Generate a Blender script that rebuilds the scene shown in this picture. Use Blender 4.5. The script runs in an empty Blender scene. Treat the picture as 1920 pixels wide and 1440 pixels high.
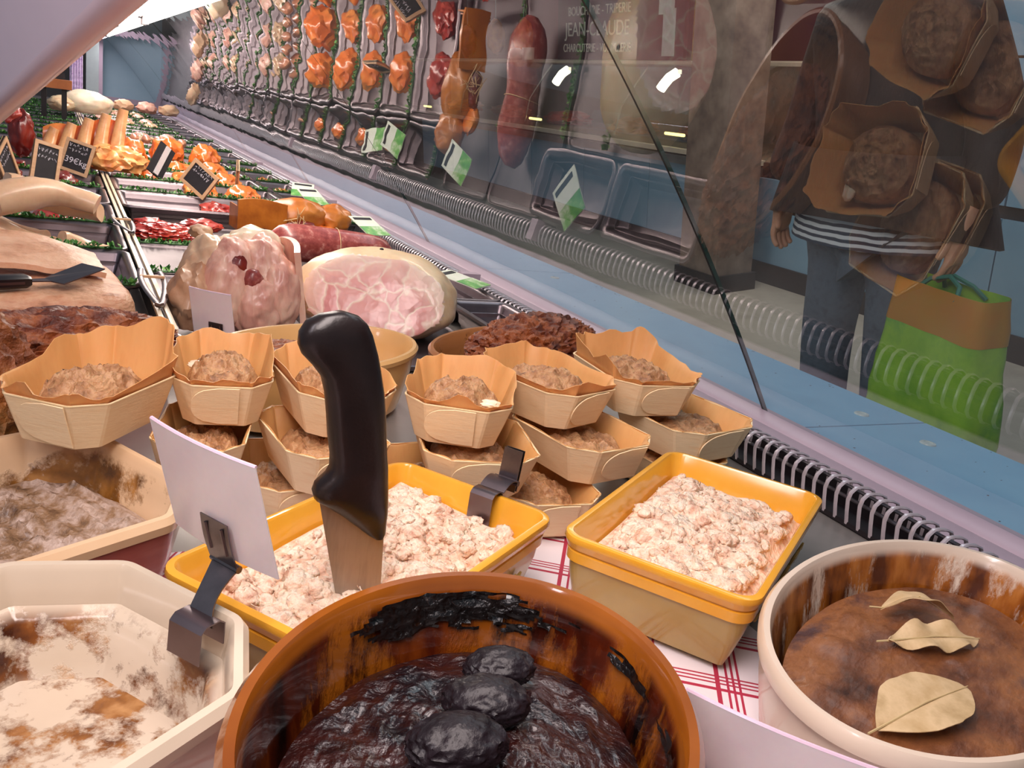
import bpy, bmesh, math, random
from mathutils import Vector, Matrix, noise as mnoise
R = math.radians
random.seed(7)
sc = bpy.context.scene
C = sc.collection

# ------------------------------------------------------------------ frames
# deck frame: x to the customers, y along the counter, z off the deck; the deck leans 9.3 deg to the customers
LEAN = R(9.3)
M = Matrix.Translation((0, 0, .895)) @ Matrix.Rotation(LEAN, 4, 'Y')

# ------------------------------------------------------------------ camera
cam = bpy.data.objects.new('camera', bpy.data.cameras.new('camera')); C.objects.link(cam)
cam.data.sensor_width = 36; cam.data.lens = 36 * 1650 / 1920
cam.data.clip_start = .02; cam.data.clip_end = 60
rt = Vector((.88762, -.43871, .14026)); fw = Vector((.46055, .84171, -.28182))
rt.normalize(); up = rt.cross(fw).normalized()
mc = Matrix((rt, up, -fw)).transposed().to_4x4(); mc.translation = (0, 0, .41)
cam.matrix_world = M @ mc
sc.camera = cam

# ------------------------------------------------------------------ world and lights
w = bpy.data.worlds.new('world'); sc.world = w; w.use_nodes = True
w.node_tree.nodes['Background'].inputs[0].default_value = (.62, .74, .90, 1)
w.node_tree.nodes['Background'].inputs[1].default_value = .22
sc.view_settings.view_transform = 'Standard'; sc.view_settings.look = 'None'
sc.view_settings.exposure = 0.0; sc.view_settings.gamma = 1; sc.view_settings.use_curve_mapping = False

def area(name, loc, target, sx, sy, power, col, spread=180, deck=True):
    l = bpy.data.lights.new(name, 'AREA'); l.shape = 'RECTANGLE'; l.size = sx; l.size_y = sy
    l.energy = power; l.color = col; l.spread = R(spread)
    o = bpy.data.objects.new(name, l); C.objects.link(o)
    d = Vector(target) - Vector(loc)
    q = d.to_track_quat('-Z', 'Y').to_matrix().to_4x4(); q.translation = loc
    o.matrix_world = (M @ q) if deck else q
    return o
# lamp of the counter hood above the pate end, and the row of tubes further on
area('hood_lamp_light', (.10, .38, .86), (.28, .74, 0), .30, .95, 8.2, (1, .85, .82), 150)
area('tube_light', (.40, 3.2, .60), (.40, 3.2, 0), .06, 3.2, 19, (1, .86, .76), 175)
area('tube_light', (.40, 6.6, .60), (.40, 6.6, 0), .06, 3.2, 19, (1, .88, .84), 175)
area('tube_light', (.40, 9.2, .60), (.40, 9.2, 0), .06, 1.8, 9, (1, .86, .95), 175)
# ceiling lamp of the hall, over the aisle
area('aisle_ceiling_light', (2.4, 2.5, 3.4), (2.4, 2.5, 0), .6, 4, 30, (.80, .90, 1), 180, False)
area('server_side_fill_light', (-1.1, -.2, 2.9), (0, .9, .9), .3, 1.5, 22, (1, .88, .94), 180, False)  # unseen fill light, added to brighten the hood panel and the food fronts
area('opposite_counter_light', (4.25, 3.6, 2.3), (4.3, 3.6, 0), .3, 5, 55, (1, .86, .78), 180, False)

# ------------------------------------------------------------------ helpers
def srgb(h):
    h = h.lstrip('#'); o = []
    for i in (0, 2, 4):
        c = int(h[i:i+2], 16) / 255
        o.append(c / 12.92 if c <= .04045 else ((c + .055) / 1.055) ** 2.4)
    return (*o, 1)

MATS = {}
def mat(name, cols, scale=20, rough=.5, bump=0, bscale=None, metal=0, spec=.5, detail=6, pos=None, dist=0, coat=0, sss=0, stretch=None, trans=0):
    """noise-mottled procedural material; cols = list of hex colours"""
    if name in MATS: return MATS[name]
    m = bpy.data.materials.new(name); m.use_nodes = True; MATS[name] = m
    nt = m.node_tree; N = nt.nodes; L = nt.links; p = N['Principled BSDF']
    p.inputs['Roughness'].default_value = rough; p.inputs['Metallic'].default_value = metal
    p.inputs['Specular IOR Level'].default_value = spec
    p.inputs['Coat Weight'].default_value = coat; p.inputs['Coat Roughness'].default_value = .12
    if sss:
        p.inputs['Subsurface Weight'].default_value = sss; p.inputs['Subsurface Scale'].default_value = .006
    tc = N.new('ShaderNodeTexCoord'); mp = N.new('ShaderNodeMapping'); L.new(tc.outputs['Object'], mp.inputs[0])
    if stretch: mp.inputs['Scale'].default_value = stretch
    if len(cols) == 1:
        p.inputs['Base Color'].default_value = srgb(cols[0])
    else:
        n = N.new('ShaderNodeTexNoise'); n.inputs['Scale'].default_value = scale; n.inputs['Detail'].default_value = detail
        n.inputs['Roughness'].default_value = .62; n.inputs['Distortion'].default_value = dist
        L.new(mp.outputs[0], n.inputs['Vector'])
        r = N.new('ShaderNodeValToRGB'); e = r.color_ramp.elements
        ps = pos or [.3 + .4 * i / (len(cols) - 1) for i in range(len(cols))]
        e[0].position = ps[0]; e[0].color = srgb(cols[0]); e[1].position = ps[-1]; e[1].color = srgb(cols[-1])
        for c, q in list(zip(cols, ps))[1:-1]:
            k = e.new(q); k.color = srgb(c)
        L.new(n.outputs['Fac'], r.inputs[0]); L.new(r.outputs[0], p.inputs['Base Color'])
    if bump:
        b = N.new('ShaderNodeTexNoise'); b.inputs['Scale'].default_value = bscale or scale * 4; b.inputs['Detail'].default_value = 5
        L.new(mp.outputs[0], b.inputs['Vector'])
        k = N.new('ShaderNodeBump'); k.inputs['Strength'].default_value = bump; k.inputs['Distance'].default_value = .004
        L.new(b.outputs['Fac'], k.inputs['Height']); L.new(k.outputs[0], p.inputs['Normal'])
    if trans:
        p.inputs['Transmission Weight'].default_value = trans
    return m

def emit(name, col, s):
    if name in MATS: return MATS[name]
    m = bpy.data.materials.new(name); m.use_nodes = True; MATS[name] = m
    N = m.node_tree.nodes; N.remove(N['Principled BSDF'])
    e = N.new('ShaderNodeEmission'); e.inputs[0].default_value = srgb(col); e.inputs[1].default_value = s
    m.node_tree.links.new(e.outputs[0], N['Material Output'].inputs[0]); return m

DECK = []
class G:
    """collects geometry for one mesh"""
    def __init__(s): s.v = []; s.f = []; s.mi = []
    def add(s, v, f, mi=0):
        o = len(s.v); s.v += [tuple(p) for p in v]; s.f += [tuple(i + o for i in q) for q in f]; s.mi += [mi] * len(f); return s
    def box(s, c, d, rot=None, mi=0):
        x, y, z = (k / 2 for k in d); P = [Vector((a, b, e)) for e in (-z, z) for b in (-y, y) for a in (-x, x)]
        if rot: P = [rot @ p for p in P]
        P = [p + Vector(c) for p in P]
        return s.add(P, [(0, 2, 3, 1), (4, 5, 7, 6), (0, 1, 5, 4), (2, 6, 7, 3), (0, 4, 6, 2), (1, 3, 7, 5)], mi)
    def loft(s, rings, cap0=True, cap1=True, mi=0, closed=True):
        n = len(rings[0]); v = [p for r in rings for p in r]; f = []
        for i in range(len(rings) - 1):
            for j in range(n if closed else n - 1):
                k = (j + 1) % n; f.append((i*n + j, i*n + k, (i+1)*n + k, (i+1)*n + j))
        if cap0: f.append(tuple(range(n - 1, -1, -1)))
        if cap1: f.append(tuple((len(rings) - 1) * n + j for j in range(n)))
        return s.add(v, f, mi)
    def tube(s, path, r, n=8, mi=0, caps=True, flat=None):
        P = [Vector(p) for p in path]; rings = []; ref = None
        for i, p in enumerate(P):
            t = (P[min(i+1, len(P)-1)] - P[max(i-1, 0)]).normalized()
            if ref is None:
                ref = Vector((0, 0, 1)) if abs(t.z) < .9 else Vector((1, 0, 0))
            a = t.cross(ref).normalized(); b = a.cross(t).normalized(); ref = b
            rr = r[i] if isinstance(r, (list, tuple)) else r
            f1, f2 = flat or (1, 1)
            rings.append([p + a * math.cos(q) * rr * f1 + b * math.sin(q) * rr * f2 for q in (2*math.pi*j/n for j in range(n))])
        return s.loft(rings, caps, caps, mi)
    def grid(s, fn, nu, nv, mi=0, closed_u=False):
        v = [fn(i / nu, j / nv) for j in range(nv + 1) for i in range(nu + (0 if closed_u else 1))]
        W = nu if closed_u else nu + 1; f = []
        for j in range(nv):
            for i in range(nu):
                k = (i + 1) % W; f.append((j*W + i, j*W + k, (j+1)*W + k, (j+1)*W + i))
        return s.add(v, f, mi)
    def sheet(s, fn, nu, nv, th, mi=0):
        """grid with thickness: fn(u,v) -> Vector; offset along local normal"""
        P = [[Vector(fn(i/nu, j/nv)) for i in range(nu+1)] for j in range(nv+1)]; Q = []
        for j in range(nv+1):
            row = []
            for i in range(nu+1):
                du = P[j][min(i+1, nu)] - P[j][max(i-1, 0)]; dv = P[min(j+1, nv)][i] - P[max(j-1, 0)][i]
                nn = du.cross(dv); nn = nn.normalized() if nn.length > 1e-12 else Vector((0, 0, 1))
                row.append(P[j][i] + nn * th)
            Q.append(row)
        W = nu+1; n0 = W*(nv+1)
        v = [p for r in P for p in r] + [p for r in Q for p in r]; f = []
        for j in range(nv):
            for i in range(nu):
                a, b, c, d = j*W+i, j*W+i+1, (j+1)*W+i+1, (j+1)*W+i
                f += [(a, d, c, b), (a+n0, b+n0, c+n0, d+n0)]
        for i in range(nu):
            f.append((i, i+1, i+1+n0, i+n0)); a = nv*W+i; f.append((a+1, a, a+n0, a+1+n0))
        for j in range(nv):
            a = j*W; f.append((a+W, a, a+n0, a+W+n0)); a = j*W+nu; f.append((a, a+W, a+W+n0, a+n0))
        return s.add(v, f, mi)
    def mesh(s, name, mats, smooth=True):
        me = bpy.data.meshes.new(name); me.from_pydata([tuple(p) for p in s.v], [], s.f)
        for m in (mats if isinstance(mats, (list, tuple)) else [mats]): me.materials.append(m)
        me.polygons.foreach_set('material_index', s.mi)
        if smooth:
            me.polygons.foreach_set('use_smooth', [True] * len(me.polygons))
            try: me.set_sharp_from_angle(angle=R(42))
            except Exception: pass
        me.update(); return me
    def build(s, name, mats, parent=None, smooth=True, deck=True, loc=None, rot=None):
        return place(name, s.mesh(name, mats, smooth), parent, deck, loc, rot)

def place(name, me, parent=None, deck=True, loc=None, rot=None):
    o = bpy.data.objects.new(name, me); C.objects.link(o)
    if loc is not None: o.location = loc
    if rot is not None: o.rotation_euler = rot
    if parent is not None: o.parent = parent
    elif deck: DECK.append(o)
    return o
def tag(o, label=None, cat=None, group=None, kind=None):
    if label: o['label'] = label
    if cat: o['category'] = cat
    if group: o['group'] = group
    if kind: o['kind'] = kind
    return o
def thing(name, label, cat, loc=(0, 0, 0), rot=(0, 0, 0), group=None, deck=True):
    o = bpy.data.objects.new(name, None); C.objects.link(o); o.empty_display_size = .05
    o.location = loc; o.rotation_euler = rot; tag(o, label, cat, group)
    if deck: DECK.append(o)
    return o
def copy_tree(o, parent=None, deck=True):
    c = o.copy(); C.objects.link(c)
    if parent is not None: c.parent = parent
    elif deck: DECK.append(c)
    for ch in list(o.children): copy_tree(ch, c)
    return c

def fbm(p, sc_=1, oct_=4, seed=0):
    q = Vector(p) * sc_ + Vector((seed * 7.13, seed * 3.7, seed * 1.9)); s = 0; a = 1
    for _ in range(oct_):
        s += a * mnoise.noise(q); q = q * 2.03; a *= .52
    return s
def ridg(p, sc_=1, oct_=4, seed=0):
    q = Vector(p) * sc_ + Vector((seed * 5.1, seed * 2.3, seed * .9)); s = 0; a = 1
    for _ in range(oct_):
        s += a * (1 - 2 * abs(mnoise.noise(q))); q = q * 2.1; a *= .5
    return s

# plan outlines, all returning closed loops of points for a given inset
def oval(a, b, n=96):
    return lambda i: [((a - i) * math.cos(t), (b - i) * math.sin(t)) for t in (2*math.pi*k/n for k in range(n))]
def polyround(corners, r, k=5, sub=3):
    """rounded convex polygon given as a function of inset: corners(i) -> list of corner points (ccw)"""
    def fn(i):
        P = [Vector(p) for p in corners(i)]; n = len(P); out = []
        rr = max(r - i, .004)
        for j in range(n):
            p = P[j]; a = (P[j-1] - p); b = (P[(j+1) % n] - p)
            th = a.angle(b) / 2; t = min(rr / math.tan(th), a.length*.45, b.length*.45); rad = t * math.tan(th)
            a.normalize(); b.normalize(); s0 = p + a*t; s1 = p + b*t; c = p + (a+b).normalized() * (rad / math.sin(th))
            a0 = math.atan2(s0.y-c.y, s0.x-c.x); a1 = math.atan2(s1.y-c.y, s1.x-c.x)
            while a1 < a0: a1 += 2*math.pi
            for m_ in range(k+1):
                q = a0 + (a1-a0)*m_/k; out.append((c.x + rad*math.cos(q), c.y + rad*math.sin(q)))
            nxt = P[(j+1) % n]; e1 = nxt + (p - nxt).normalized() * t
            for m_ in range(1, sub):
                z = s1.lerp(e1, m_/sub); out.append((z.x, z.y))
        return out
    return fn
def rrect(hx, hy, r, k=5, sub=6):
    return polyround(lambda i: [(hx-i, -hy+i), (hx-i, hy-i), (-hx+i, hy-i), (-hx+i, -hy+i)], r, k, sub)
def octo(hx, hy, ch, r=.012, k=4, sub=4):
    def cs(i):
        x, y, c = hx-i, hy-i, max(ch - i*.586, .004)
        return [(x, -y+c), (x, y-c), (x-c, y), (-x+c, y), (-x, y-c), (-x, -y+c), (-x+c, -y), (x-c, -y)]
    return polyround(cs, r, k, sub)
def ring(shape, inset, z): return [(x, y, z) for x, y in shape(inset)]

def dish_geo(shape, H, wall=.008, flare=.02, lip=.004, foot=.006, step=False):
    g = G()
    pr = [(flare + .01, 0), (flare, foot * .5), (flare * .8, H * .2), (flare * .35, H * .6), (lip * 1.2, H - lip * 3.2), (0, H - lip * 2.4), (-.001, H - lip), (wall * .25, H), (wall * .75, H), (wall, H - lip * .8),
          (wall + flare * .2, H * .75), (wall + flare * .6, H * .35), (wall + flare, .02), (wall + flare + .012, .011)]
    if step: pr[10:12] = [(wall + .003, H - .026), (wall + .009, H - .030), (wall + .012, H - .033), (wall + .6*flare, H*.4)]
    rings = [ring(shape, i, z) for i, z in pr]
    g.loft(rings, True, False)
    n = len(rings[-1]); sm = [(x * .5, y * .5, .010) for x, y, z in rings[-1]]
    g.loft([rings[-1], sm], False, True)
    return g
def fill_geo(shape, inset, z0, amp, freq, seed, dome=0, nr=34, ridge=False, skirt=.012, tilt=(0, 0), fn=None):
    g = G(); base = shape(inset); rings = []
    for i in range(nr, 0, -1):
        t = i / nr; row = []
        for x, y in base:
            p = Vector((x*t, y*t, 0)); e = min(1, (1 - t) * 6 + .25)
            h = ridg(p, freq, 5, seed) if ridge else fbm(p, freq, 5, seed) * 1.4
            z = z0 + dome * (1 - t*t) + amp * h * e + tilt[0] * p.x + tilt[1] * p.y
            if fn: z += fn(p, t)
            row.append((p.x, p.y, z))
        rings.append(row)
    low = [(x, y, z0 - skirt) for x, y in base]
    g.loft([low] + rings, False, True)
    return g
def lump_geo(rx, ry, rz, amp=.2, freq=3, seed=0, sub=4, flat=.0, ridge=False):
    bm = bmesh.new(); bmesh.ops.create_icosphere(bm, subdivisions=sub, radius=1)
    g = G(); v = []
    for p in bm.verts:
        d = p.co.normalized(); h = 1 + amp * (ridg(d, freq, 4, seed) if ridge else fbm(d, freq, 4, seed))
        q = Vector((d.x*rx*h, d.y*ry*h, d.z*rz*h))
        if q.z < -rz * flat: q.z = -rz * flat + (q.z + rz*flat) * .1
        v.append(q)
    bm.verts.index_update()
    g.add(v, [tuple(x.index for x in f.verts) for f in bm.faces]); bm.free(); return g
def text_mesh(body, size, mt, extrude=.0005):
    cu = bpy.data.curves.new('lettering', 'FONT'); cu.body = body; cu.size = size; cu.extrude = extrude; cu.align_x = 'CENTER'; cu.align_y = 'CENTER'
    o = bpy.data.objects.new('lettering', cu); C.objects.link(o)
    dg = bpy.context.evaluated_depsgraph_get(); me = bpy.data.meshes.new_from_object(o.evaluated_get(dg))
    bpy.data.objects.remove(o); bpy.data.curves.remove(cu); me.materials.clear(); me.materials.append(mt); return me

# ------------------------------------------------------------------ materials
m_steel = mat('steel', ['#716669', '#867a7e'], 8, .36, metal=1)
m_steel_dark = mat('steel_dark', ['#6f6a6e', '#8b8588'], 30, .3, metal=1)
m_wire = mat('wire', ['#d6cbd0', '#beb3b8'], 40, .3, metal=.45)
m_lav = mat('lavender_paint', ['#ab98a4', '#b4a1ac'], 6, .38, spec=.4)
m_lav_dark = mat('lavender_shade', ['#9d8798', '#a8929f'], 6, .4, spec=.4)
m_black = mat('black_plastic', ['#161114', '#1e171b'], 30, .32, spec=.5)
m_dark = mat('dark_slot', ['#140d12'], rough=.5)
m_blue = mat('blue_ledge', ['#69aacb', '#77b4d2', '#6da9c8'], 5, .35, bump=.05, bscale=300)
m_seal = mat('seal', ['#101513'], rough=.4)
m_deck = mat('deck_sheet', ['#8f8a86', '#a39d98'], 5, .35, metal=.5)
m_wood = mat('poplar_wood', ['#ecca9c', '#f4dab0', '#efd0a4'], 18, .6, bump=.1, bscale=120, stretch=(1, 1, 7))
m_woodedge = mat('poplar_edge', ['#f0d6a2', '#f6dfb4'], 60, .6)
m_paper = mat('baking_paper', ['#cc8c4e', '#e0a466', '#d5985a'], 14, .5, sss=.2, stretch=(1, 1, .25), bump=.12, bscale=60)
m_rill = mat('rillettes_brown', ['#6b4528', '#a5764e', '#c09468', '#84603c'], 50, .5, bump=.9, bscale=130, spec=.5, sss=.1)
m_crust = mat('crust', ['#35130b', '#6a2f18', '#9c5428', '#451c10'], 26, .55, bump=1, bscale=170, coat=.06)
m_pork = mat('rillettes_pale', ['#b98468', '#e6b99c', '#f6dcc2', '#dcae92'], 75, .42, bump=.7, bscale=160, sss=.15, spec=.5)
m_shred = mat('pork_shreds', ['#c08a70', '#eac4a8', '#f8e0c8', '#d9a88c'], 70, .45, sss=.15, bump=.8, bscale=260)
m_yellow = mat('yellow_glaze', ['#dd9a26', '#e5a634', '#da9828'], 6, .2, coat=.5)
m_yellow_out = mat('tan_glaze', ['#a08447', '#b39654'], 9, .25, coat=.4)
m_white_glaze = mat('white_glaze', ['#e6d6c4', '#efe2d3'], 7, .18, coat=.5)
m_green = mat('parsley', ['#123a12', '#2c6a22', '#478b34'], 120, .45, spec=.6)
m_green2 = mat('parsley_tip', ['#5f9a45', '#89b765'], 80, .5)
m_ham = mat('ham_meat', ['#bd7468', '#d89e8c', '#e6b6a0', '#f0cfb6'], 16, .42, bump=.6, stretch=(1, 1, .35), bscale=40, sss=.2, coat=.25, dist=1.2)
m_fat = mat('fat', ['#eed4b4', '#f6e4c8', '#ecc9a3'], 12, .35, sss=.25, coat=.2, bump=.2, bscale=40)
m_rind = mat('rind', ['#dcb48a', '#ecd0a8', '#d8a878'], 7, .35, sss=.2, coat=.3)
m_raw = mat('raw_red', ['#7d1a17', '#a52f26', '#c25848'], 14, .28, bump=.4, bscale=50, coat=.4, sss=.1)
m_rawdark = mat('raw_dark', ['#4d0f0e', '#74201a', '#8f3325'], 14, .3, bump=.4, bscale=50, coat=.35)
m_orange = mat('marinated_orange', ['#cf5a1d', '#e5782e', '#f0a04f'], 10, .28, bump=.35, bscale=50, coat=.5, sss=.1)
m_saus = mat('sausage_skin', ['#b26c50', '#cf9070', '#c27e5f'], 24, .3, coat=.35, sss=.1)
m_salami = mat('salami', ['#7c2a26', '#9b4740', '#c08a7c'], 70, .35, coat=.35, pos=[.35, .55, .72])
m_smoked = mat('smoked_skin', ['#8f4812', '#b96a20', '#c9803a'], 9, .35, coat=.3, bump=.25, bscale=40)
m_trotter = mat('trotter_skin', ['#c79a78', '#e0bb98', '#d2a684'], 8, .35, sss=.2, coat=.3, bump=.2, bscale=30)
m_chalk = mat('slate', ['#1d1a1d', '#2b272b'], 30, .7)
m_frame = mat('pine_frame', ['#c79a72', '#d6ad86'], 30, .55, stretch=(1, 1, 6))
m_chalkline = mat('chalk_line', ['#d9d4dc'], rough=.8)
m_price = mat('price_plastic', ['#d2c6c8', '#dacfce', '#cfc8c6'], 14, .3, coat=.3, sss=.2)
m_price_edge = mat('price_edge', ['#dcbfd0'], rough=.2, coat=.6)
m_bay = mat('bay_leaf', ['#b0905f', '#cdb085', '#a5885a'], 25, .55, bump=.25, bscale=60)
m_prune = mat('prune', ['#0b070a', '#1a1016', '#120a10'], 18, .45, bump=.8, bscale=70, coat=.08, spec=.35)
m_darkpate = mat('dark_pate', ['#080408', '#14080d', '#30110d', '#0d0609'], 24, .24, bump=1, bscale=190, coat=.5, stretch=(1, .6, 1))

# ------------------------------------------------------------------ glass
def glass_material(name, wave=.0, dust=.03, tint=(.93, .97, .95, 1), reflect=True, gain=1.0):
    m = bpy.data.materials.new(name); m.use_nodes = True; nt = m.node_tree; N = nt.nodes; L = nt.links
    N.remove(N['Principled BSDF']); out = N['Material Output']
    t = N.new('ShaderNodeBsdfTransparent'); t.inputs[0].default_value = tint
    if not reflect:
        L.new(t.outputs[0], out.inputs[0]); return m
    gl = N.new('ShaderNodeBsdfGlossy'); gl.inputs['Roughness'].default_value = .004; gl.inputs[0].default_value = (1, 1, 1, 1)
    fr = N.new('ShaderNodeFresnel'); gb = N.new('ShaderNodeNewGeometry'); io = N.new('ShaderNodeMapRange'); io.inputs['To Min'].default_value = 1.5; io.inputs['To Max'].default_value = 1/1.5
    L.new(gb.outputs['Backfacing'], io.inputs['Value']); L.new(io.outputs[0], fr.inputs[0])      # same pane seen from either side
    a = N.new('ShaderNodeMath'); a.operation = 'MULTIPLY'; a.inputs[1].default_value = 2 * gain; L.new(fr.outputs[0], a.inputs[0])
    b = N.new('ShaderNodeMath'); b.operation = 'ADD'; b.inputs[1].default_value = 1; L.new(fr.outputs[0], b.inputs[0])
    c = N.new('ShaderNodeMath'); c.operation = 'DIVIDE'; c.use_clamp = True; L.new(a.outputs[0], c.inputs[0]); L.new(b.outputs[0], c.inputs[1])
    if wave:
        tc = N.new('ShaderNodeTexCoord'); n = N.new('ShaderNodeTexNoise'); n.inputs['Scale'].default_value = 3.2; n.inputs['Detail'].default_value = 1.5
        L.new(tc.outputs['Object'], n.inputs['Vector'])
        bp = N.new('ShaderNodeBump'); bp.inputs['Strength'].default_value = wave; bp.inputs['Distance'].default_value = .02
        L.new(n.outputs['Fac'], bp.inputs['Height']); L.new(bp.outputs[0], gl.inputs['Normal'])
    mx = N.new('ShaderNodeMixShader'); L.new(c.outputs[0], mx.inputs[0]); L.new(t.outputs[0], mx.inputs[1]); L.new(gl.outputs[0], mx.inputs[2])
    d = N.new('ShaderNodeBsdfDiffuse'); d.inputs[0].default_value = (.8, .78, .76, 1)
    m2 = N.new('ShaderNodeMixShader'); m2.inputs[0].default_value = dust
    L.new(mx.outputs[0], m2.inputs[1]); L.new(d.outputs[0], m2.inputs[2]); L.new(m2.outputs[0], out.inputs[0])
    return m
m_glass_in = glass_material('front_glass_inner', wave=.10, dust=.024)
m_glass_out = glass_material('front_glass_outer', reflect=False, tint=(.97, .985, .98, 1))
m_glass_edge = mat('glass_edge', ['#0f3a33'], rough=.15)

# ================================================================== THE COUNTER (deck frame)
Y0, Y1 = -.6, 10.5
case = thing('display_case', 'long refrigerated butcher display counter with a leaning curved glass front', 'display counter', (0, 0, 0))
G().box((.24, (Y0+Y1)/2, -.012), (1.40, Y1-Y0, .022)).build('deck_sheet', m_deck, case)
# lavender ledge between grille and glass: profile swept along y
prof = [(.905, -.03), (.905, .022), (.908, .026), (.955, .029), (.960, .027), (.964, .031), (.985, .036), (.992, .036), (.996, .030), (1.02, .030), (1.02, -.03)]
g = G(); g.loft([[(x, y, z) for x, z in prof] for y in (Y0, Y1)]); g.build('front_ledge', m_lav, case)
# air grille: dark channel, rods and wire ribs
gr = G().box((.878, (Y0+Y1)/2, .004), (.052, Y1-Y0, .006)).build('air_grille', m_dark, case)
G().box((.893, (Y0+Y1)/2, .018), (.006, Y1-Y0, .030)).build('back_strip', m_dark, gr)
for xx, zz in ((.852, .036), (.868, .043)):
    G().tube([(xx, Y0, zz), (xx, 5.2, zz)], .0022, 6).build('long_rod', m_steel_dark, gr)
rp = [(.8535, 0, .004), (.8485, 0, .022), (.8455, 0, .036), (.8475, 0, .045), (.854, 0, .0505), (.862, 0, .051), (.876, 0, .049), (.886, 0, .045), (.8905, 0, .037), (.891, 0, .02)]
rib_me = G().tube(rp, .0026, 6, flat=(1.15, .7)).mesh('rib', m_wire)
NR = 280
for i in range(NR):
    place('rib', rib_me, gr, loc=(0, .30 + .0185 * i, 0), rot=(0, 0, 0))
gg = G(); y = .30 + .0185 * NR
while y < Y1:
    gg.tube([(x, y, z) for x, _, z in rp[::2]], .0026, 4); y += .0185
tag(gg.build('far_ribs', m_wire, gr), kind='stuff')
for yy in (1.86, 3.1, 4.4):      # little lavender divider plates standing in the grille
    G().box((.862, yy, .035), (.045, .03, .055)).build('divider_plate', m_lav, case)

# glass front: leaning curved panes
def gp(t):
    a = (1-t)**2; b = 2*t*(1-t); c = t*t
    return (a*.998 + b*.731 + c*.42, a*.028 + b*.411 + c*.69)
JOINTS = [-.6, .985, 2.47, 3.95, 5.42, 8.0, 10.5]
NT = 28
for k in range(len(JOINTS) - 1):
    ya, yb = JOINTS[k] + .0022, JOINTS[k+1] - .0022
    g = G(); th = .006
    inner = []; outer = []
    for i in range(NT + 1):
        t = i / NT; x, z = gp(t); x2, z2 = gp(min(1, t+.01)); x1, z1 = gp(max(0, t-.01))
        d = Vector((x2-x1, z2-z1)).normalized(); nx, nz = d.y, -d.x      # outward (to customers)
        inner.append((x, z)); outer.append((x + nx*th, z + nz*th))
    W = NT + 1
    v = [(x, ya, z) for x, z in inner] + [(x, yb, z) for x, z in inner] + [(x, ya, z) for x, z in outer] + [(x, yb, z) for x, z in outer]
    fi = [(i, i+1, W+i+1, W+i) for i in range(NT)]; fo = [(2*W+i, 3*W+i, 3*W+i+1, 2*W+i+1) for i in range(NT)]
    fe = [(i, 2*W+i, 2*W+i+1, i+1) for i in range(NT)] + [(W+i, W+i+1, 3*W+i+1, 3*W+i) for i in range(NT)]
    g.add(v, fi, 0); g.add(v, fo, 1); g.add(v, fe, 2)
    g.build('glass_panel', [m_glass_in, m_glass_out, m_glass_edge], case)
    if k:
        g = G(); yy = JOINTS[k]
        g.loft([[(x, yy-.0017, z), (x+.003, yy-.0017, z-.002), (x+.003, yy+.0017, z-.002), (x, yy+.0017, z)] for x, z in (gp(i/NT) for i in range(NT+1))])
        g.build('glass_seal', m_seal, case)
# outer ledge of blue slabs with seams and screw caps
m_cap = mat('cap_grey', ['#9fb4b4', '#c0cfcb'], 60, .3)
cap_me = G().loft([[(r_*math.cos(q), r_*math.sin(q), z) for q in (2*math.pi*j/20 for j in range(20))] for r_, z in ((.0125, 0), (.0115, .002), (.007, .0026), (.0065, .0016), (.003, .0016))]).mesh('screw_cap', m_cap)
sy = [-.6, .9165, 2.115, 3.31, 4.51, 5.71, 6.91, 8.11, 9.31, 10.5]
for a, b in zip(sy[:-1], sy[1:]):
    s = G().box((1.156, (a+b)/2, .018), (.272, b-a-.004, .024)).build('ledge_slab', m_blue, case)
    if b < 3:
        for yy in (b - .085,) + ((a + .047,) if a > 0 else ()):
            place('screw_cap', cap_me, s, loc=(1.193, yy, .0302))
G().box((1.15, (Y0+Y1)/2, .0), (.25, Y1-Y0, .012)).build('ledge_bed', m_dark, case)
g = G().box((1.12, (Y0+Y1)/2, -.33), (.02, Y1-Y0, .62)); g.build('front_apron', m_blue, case)
# end panel, far posts and top rail
m_endp = mat('end_panel', ['#8fb0bd', '#9dbac4'], 3, .4)
G().box((.72, 10.52, .47), (.58, .02, 1.0)).build('end_panel', m_endp, case)
G().box((.72, 10.505, .055), (.60, .04, .05)).build('end_trim', m_lav, case)
G().box((.415, 10.3, .42), (.05, .12, .85)).build('end_post', m_lav, case)
G().box((.27, 8.0, .38), (.09, .07, .66)).build('rear_post', mat('grey_post', ['#7f8b92', '#92a0a6'], 4, .4), case)
g = G()
for x in (.10, .46): pass
g.tube([(.43, Y0, .705), (.43, Y1, .705)], .012, 8); g.build('top_rail', m_steel, case)
# sloping arm of the hood, close to the lens on the server's side
A = Vector((-.0469, 1.0375, .3558)); B = Vector((.0339, .658, .4484))
d = (B - A).normalized(); upv = Vector((-.45, .45, .75)); upv = (upv - d * upv.dot(d)).normalized(); nn = d.cross(upv)
def arm(u, v):
    return A + (B - A) * (u * 1.9 - .45) + upv * (v * .55)
hd = thing('hood_arm', 'lavender painted hood panel with a rolled edge slanting past the lens', 'counter hood', tuple(A))
g = G(); g.sheet(lambda u, v: arm(u, v) - A, 4, 4, .012); g.build('panel', mat('hood_lavender', ['#dccbd8', '#e4d4df'], 3, .35), hd, smooth=False)
e0 = arm(0, 0) - A; e1 = arm(1, 0) - A
g = G(); g.tube([e0, e1], .0125, 14); g.build('rolled_edge', mat('arm_edge', ['#e0c3cb', '#e6cbd2'], 5, .3, coat=.3), hd)

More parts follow.
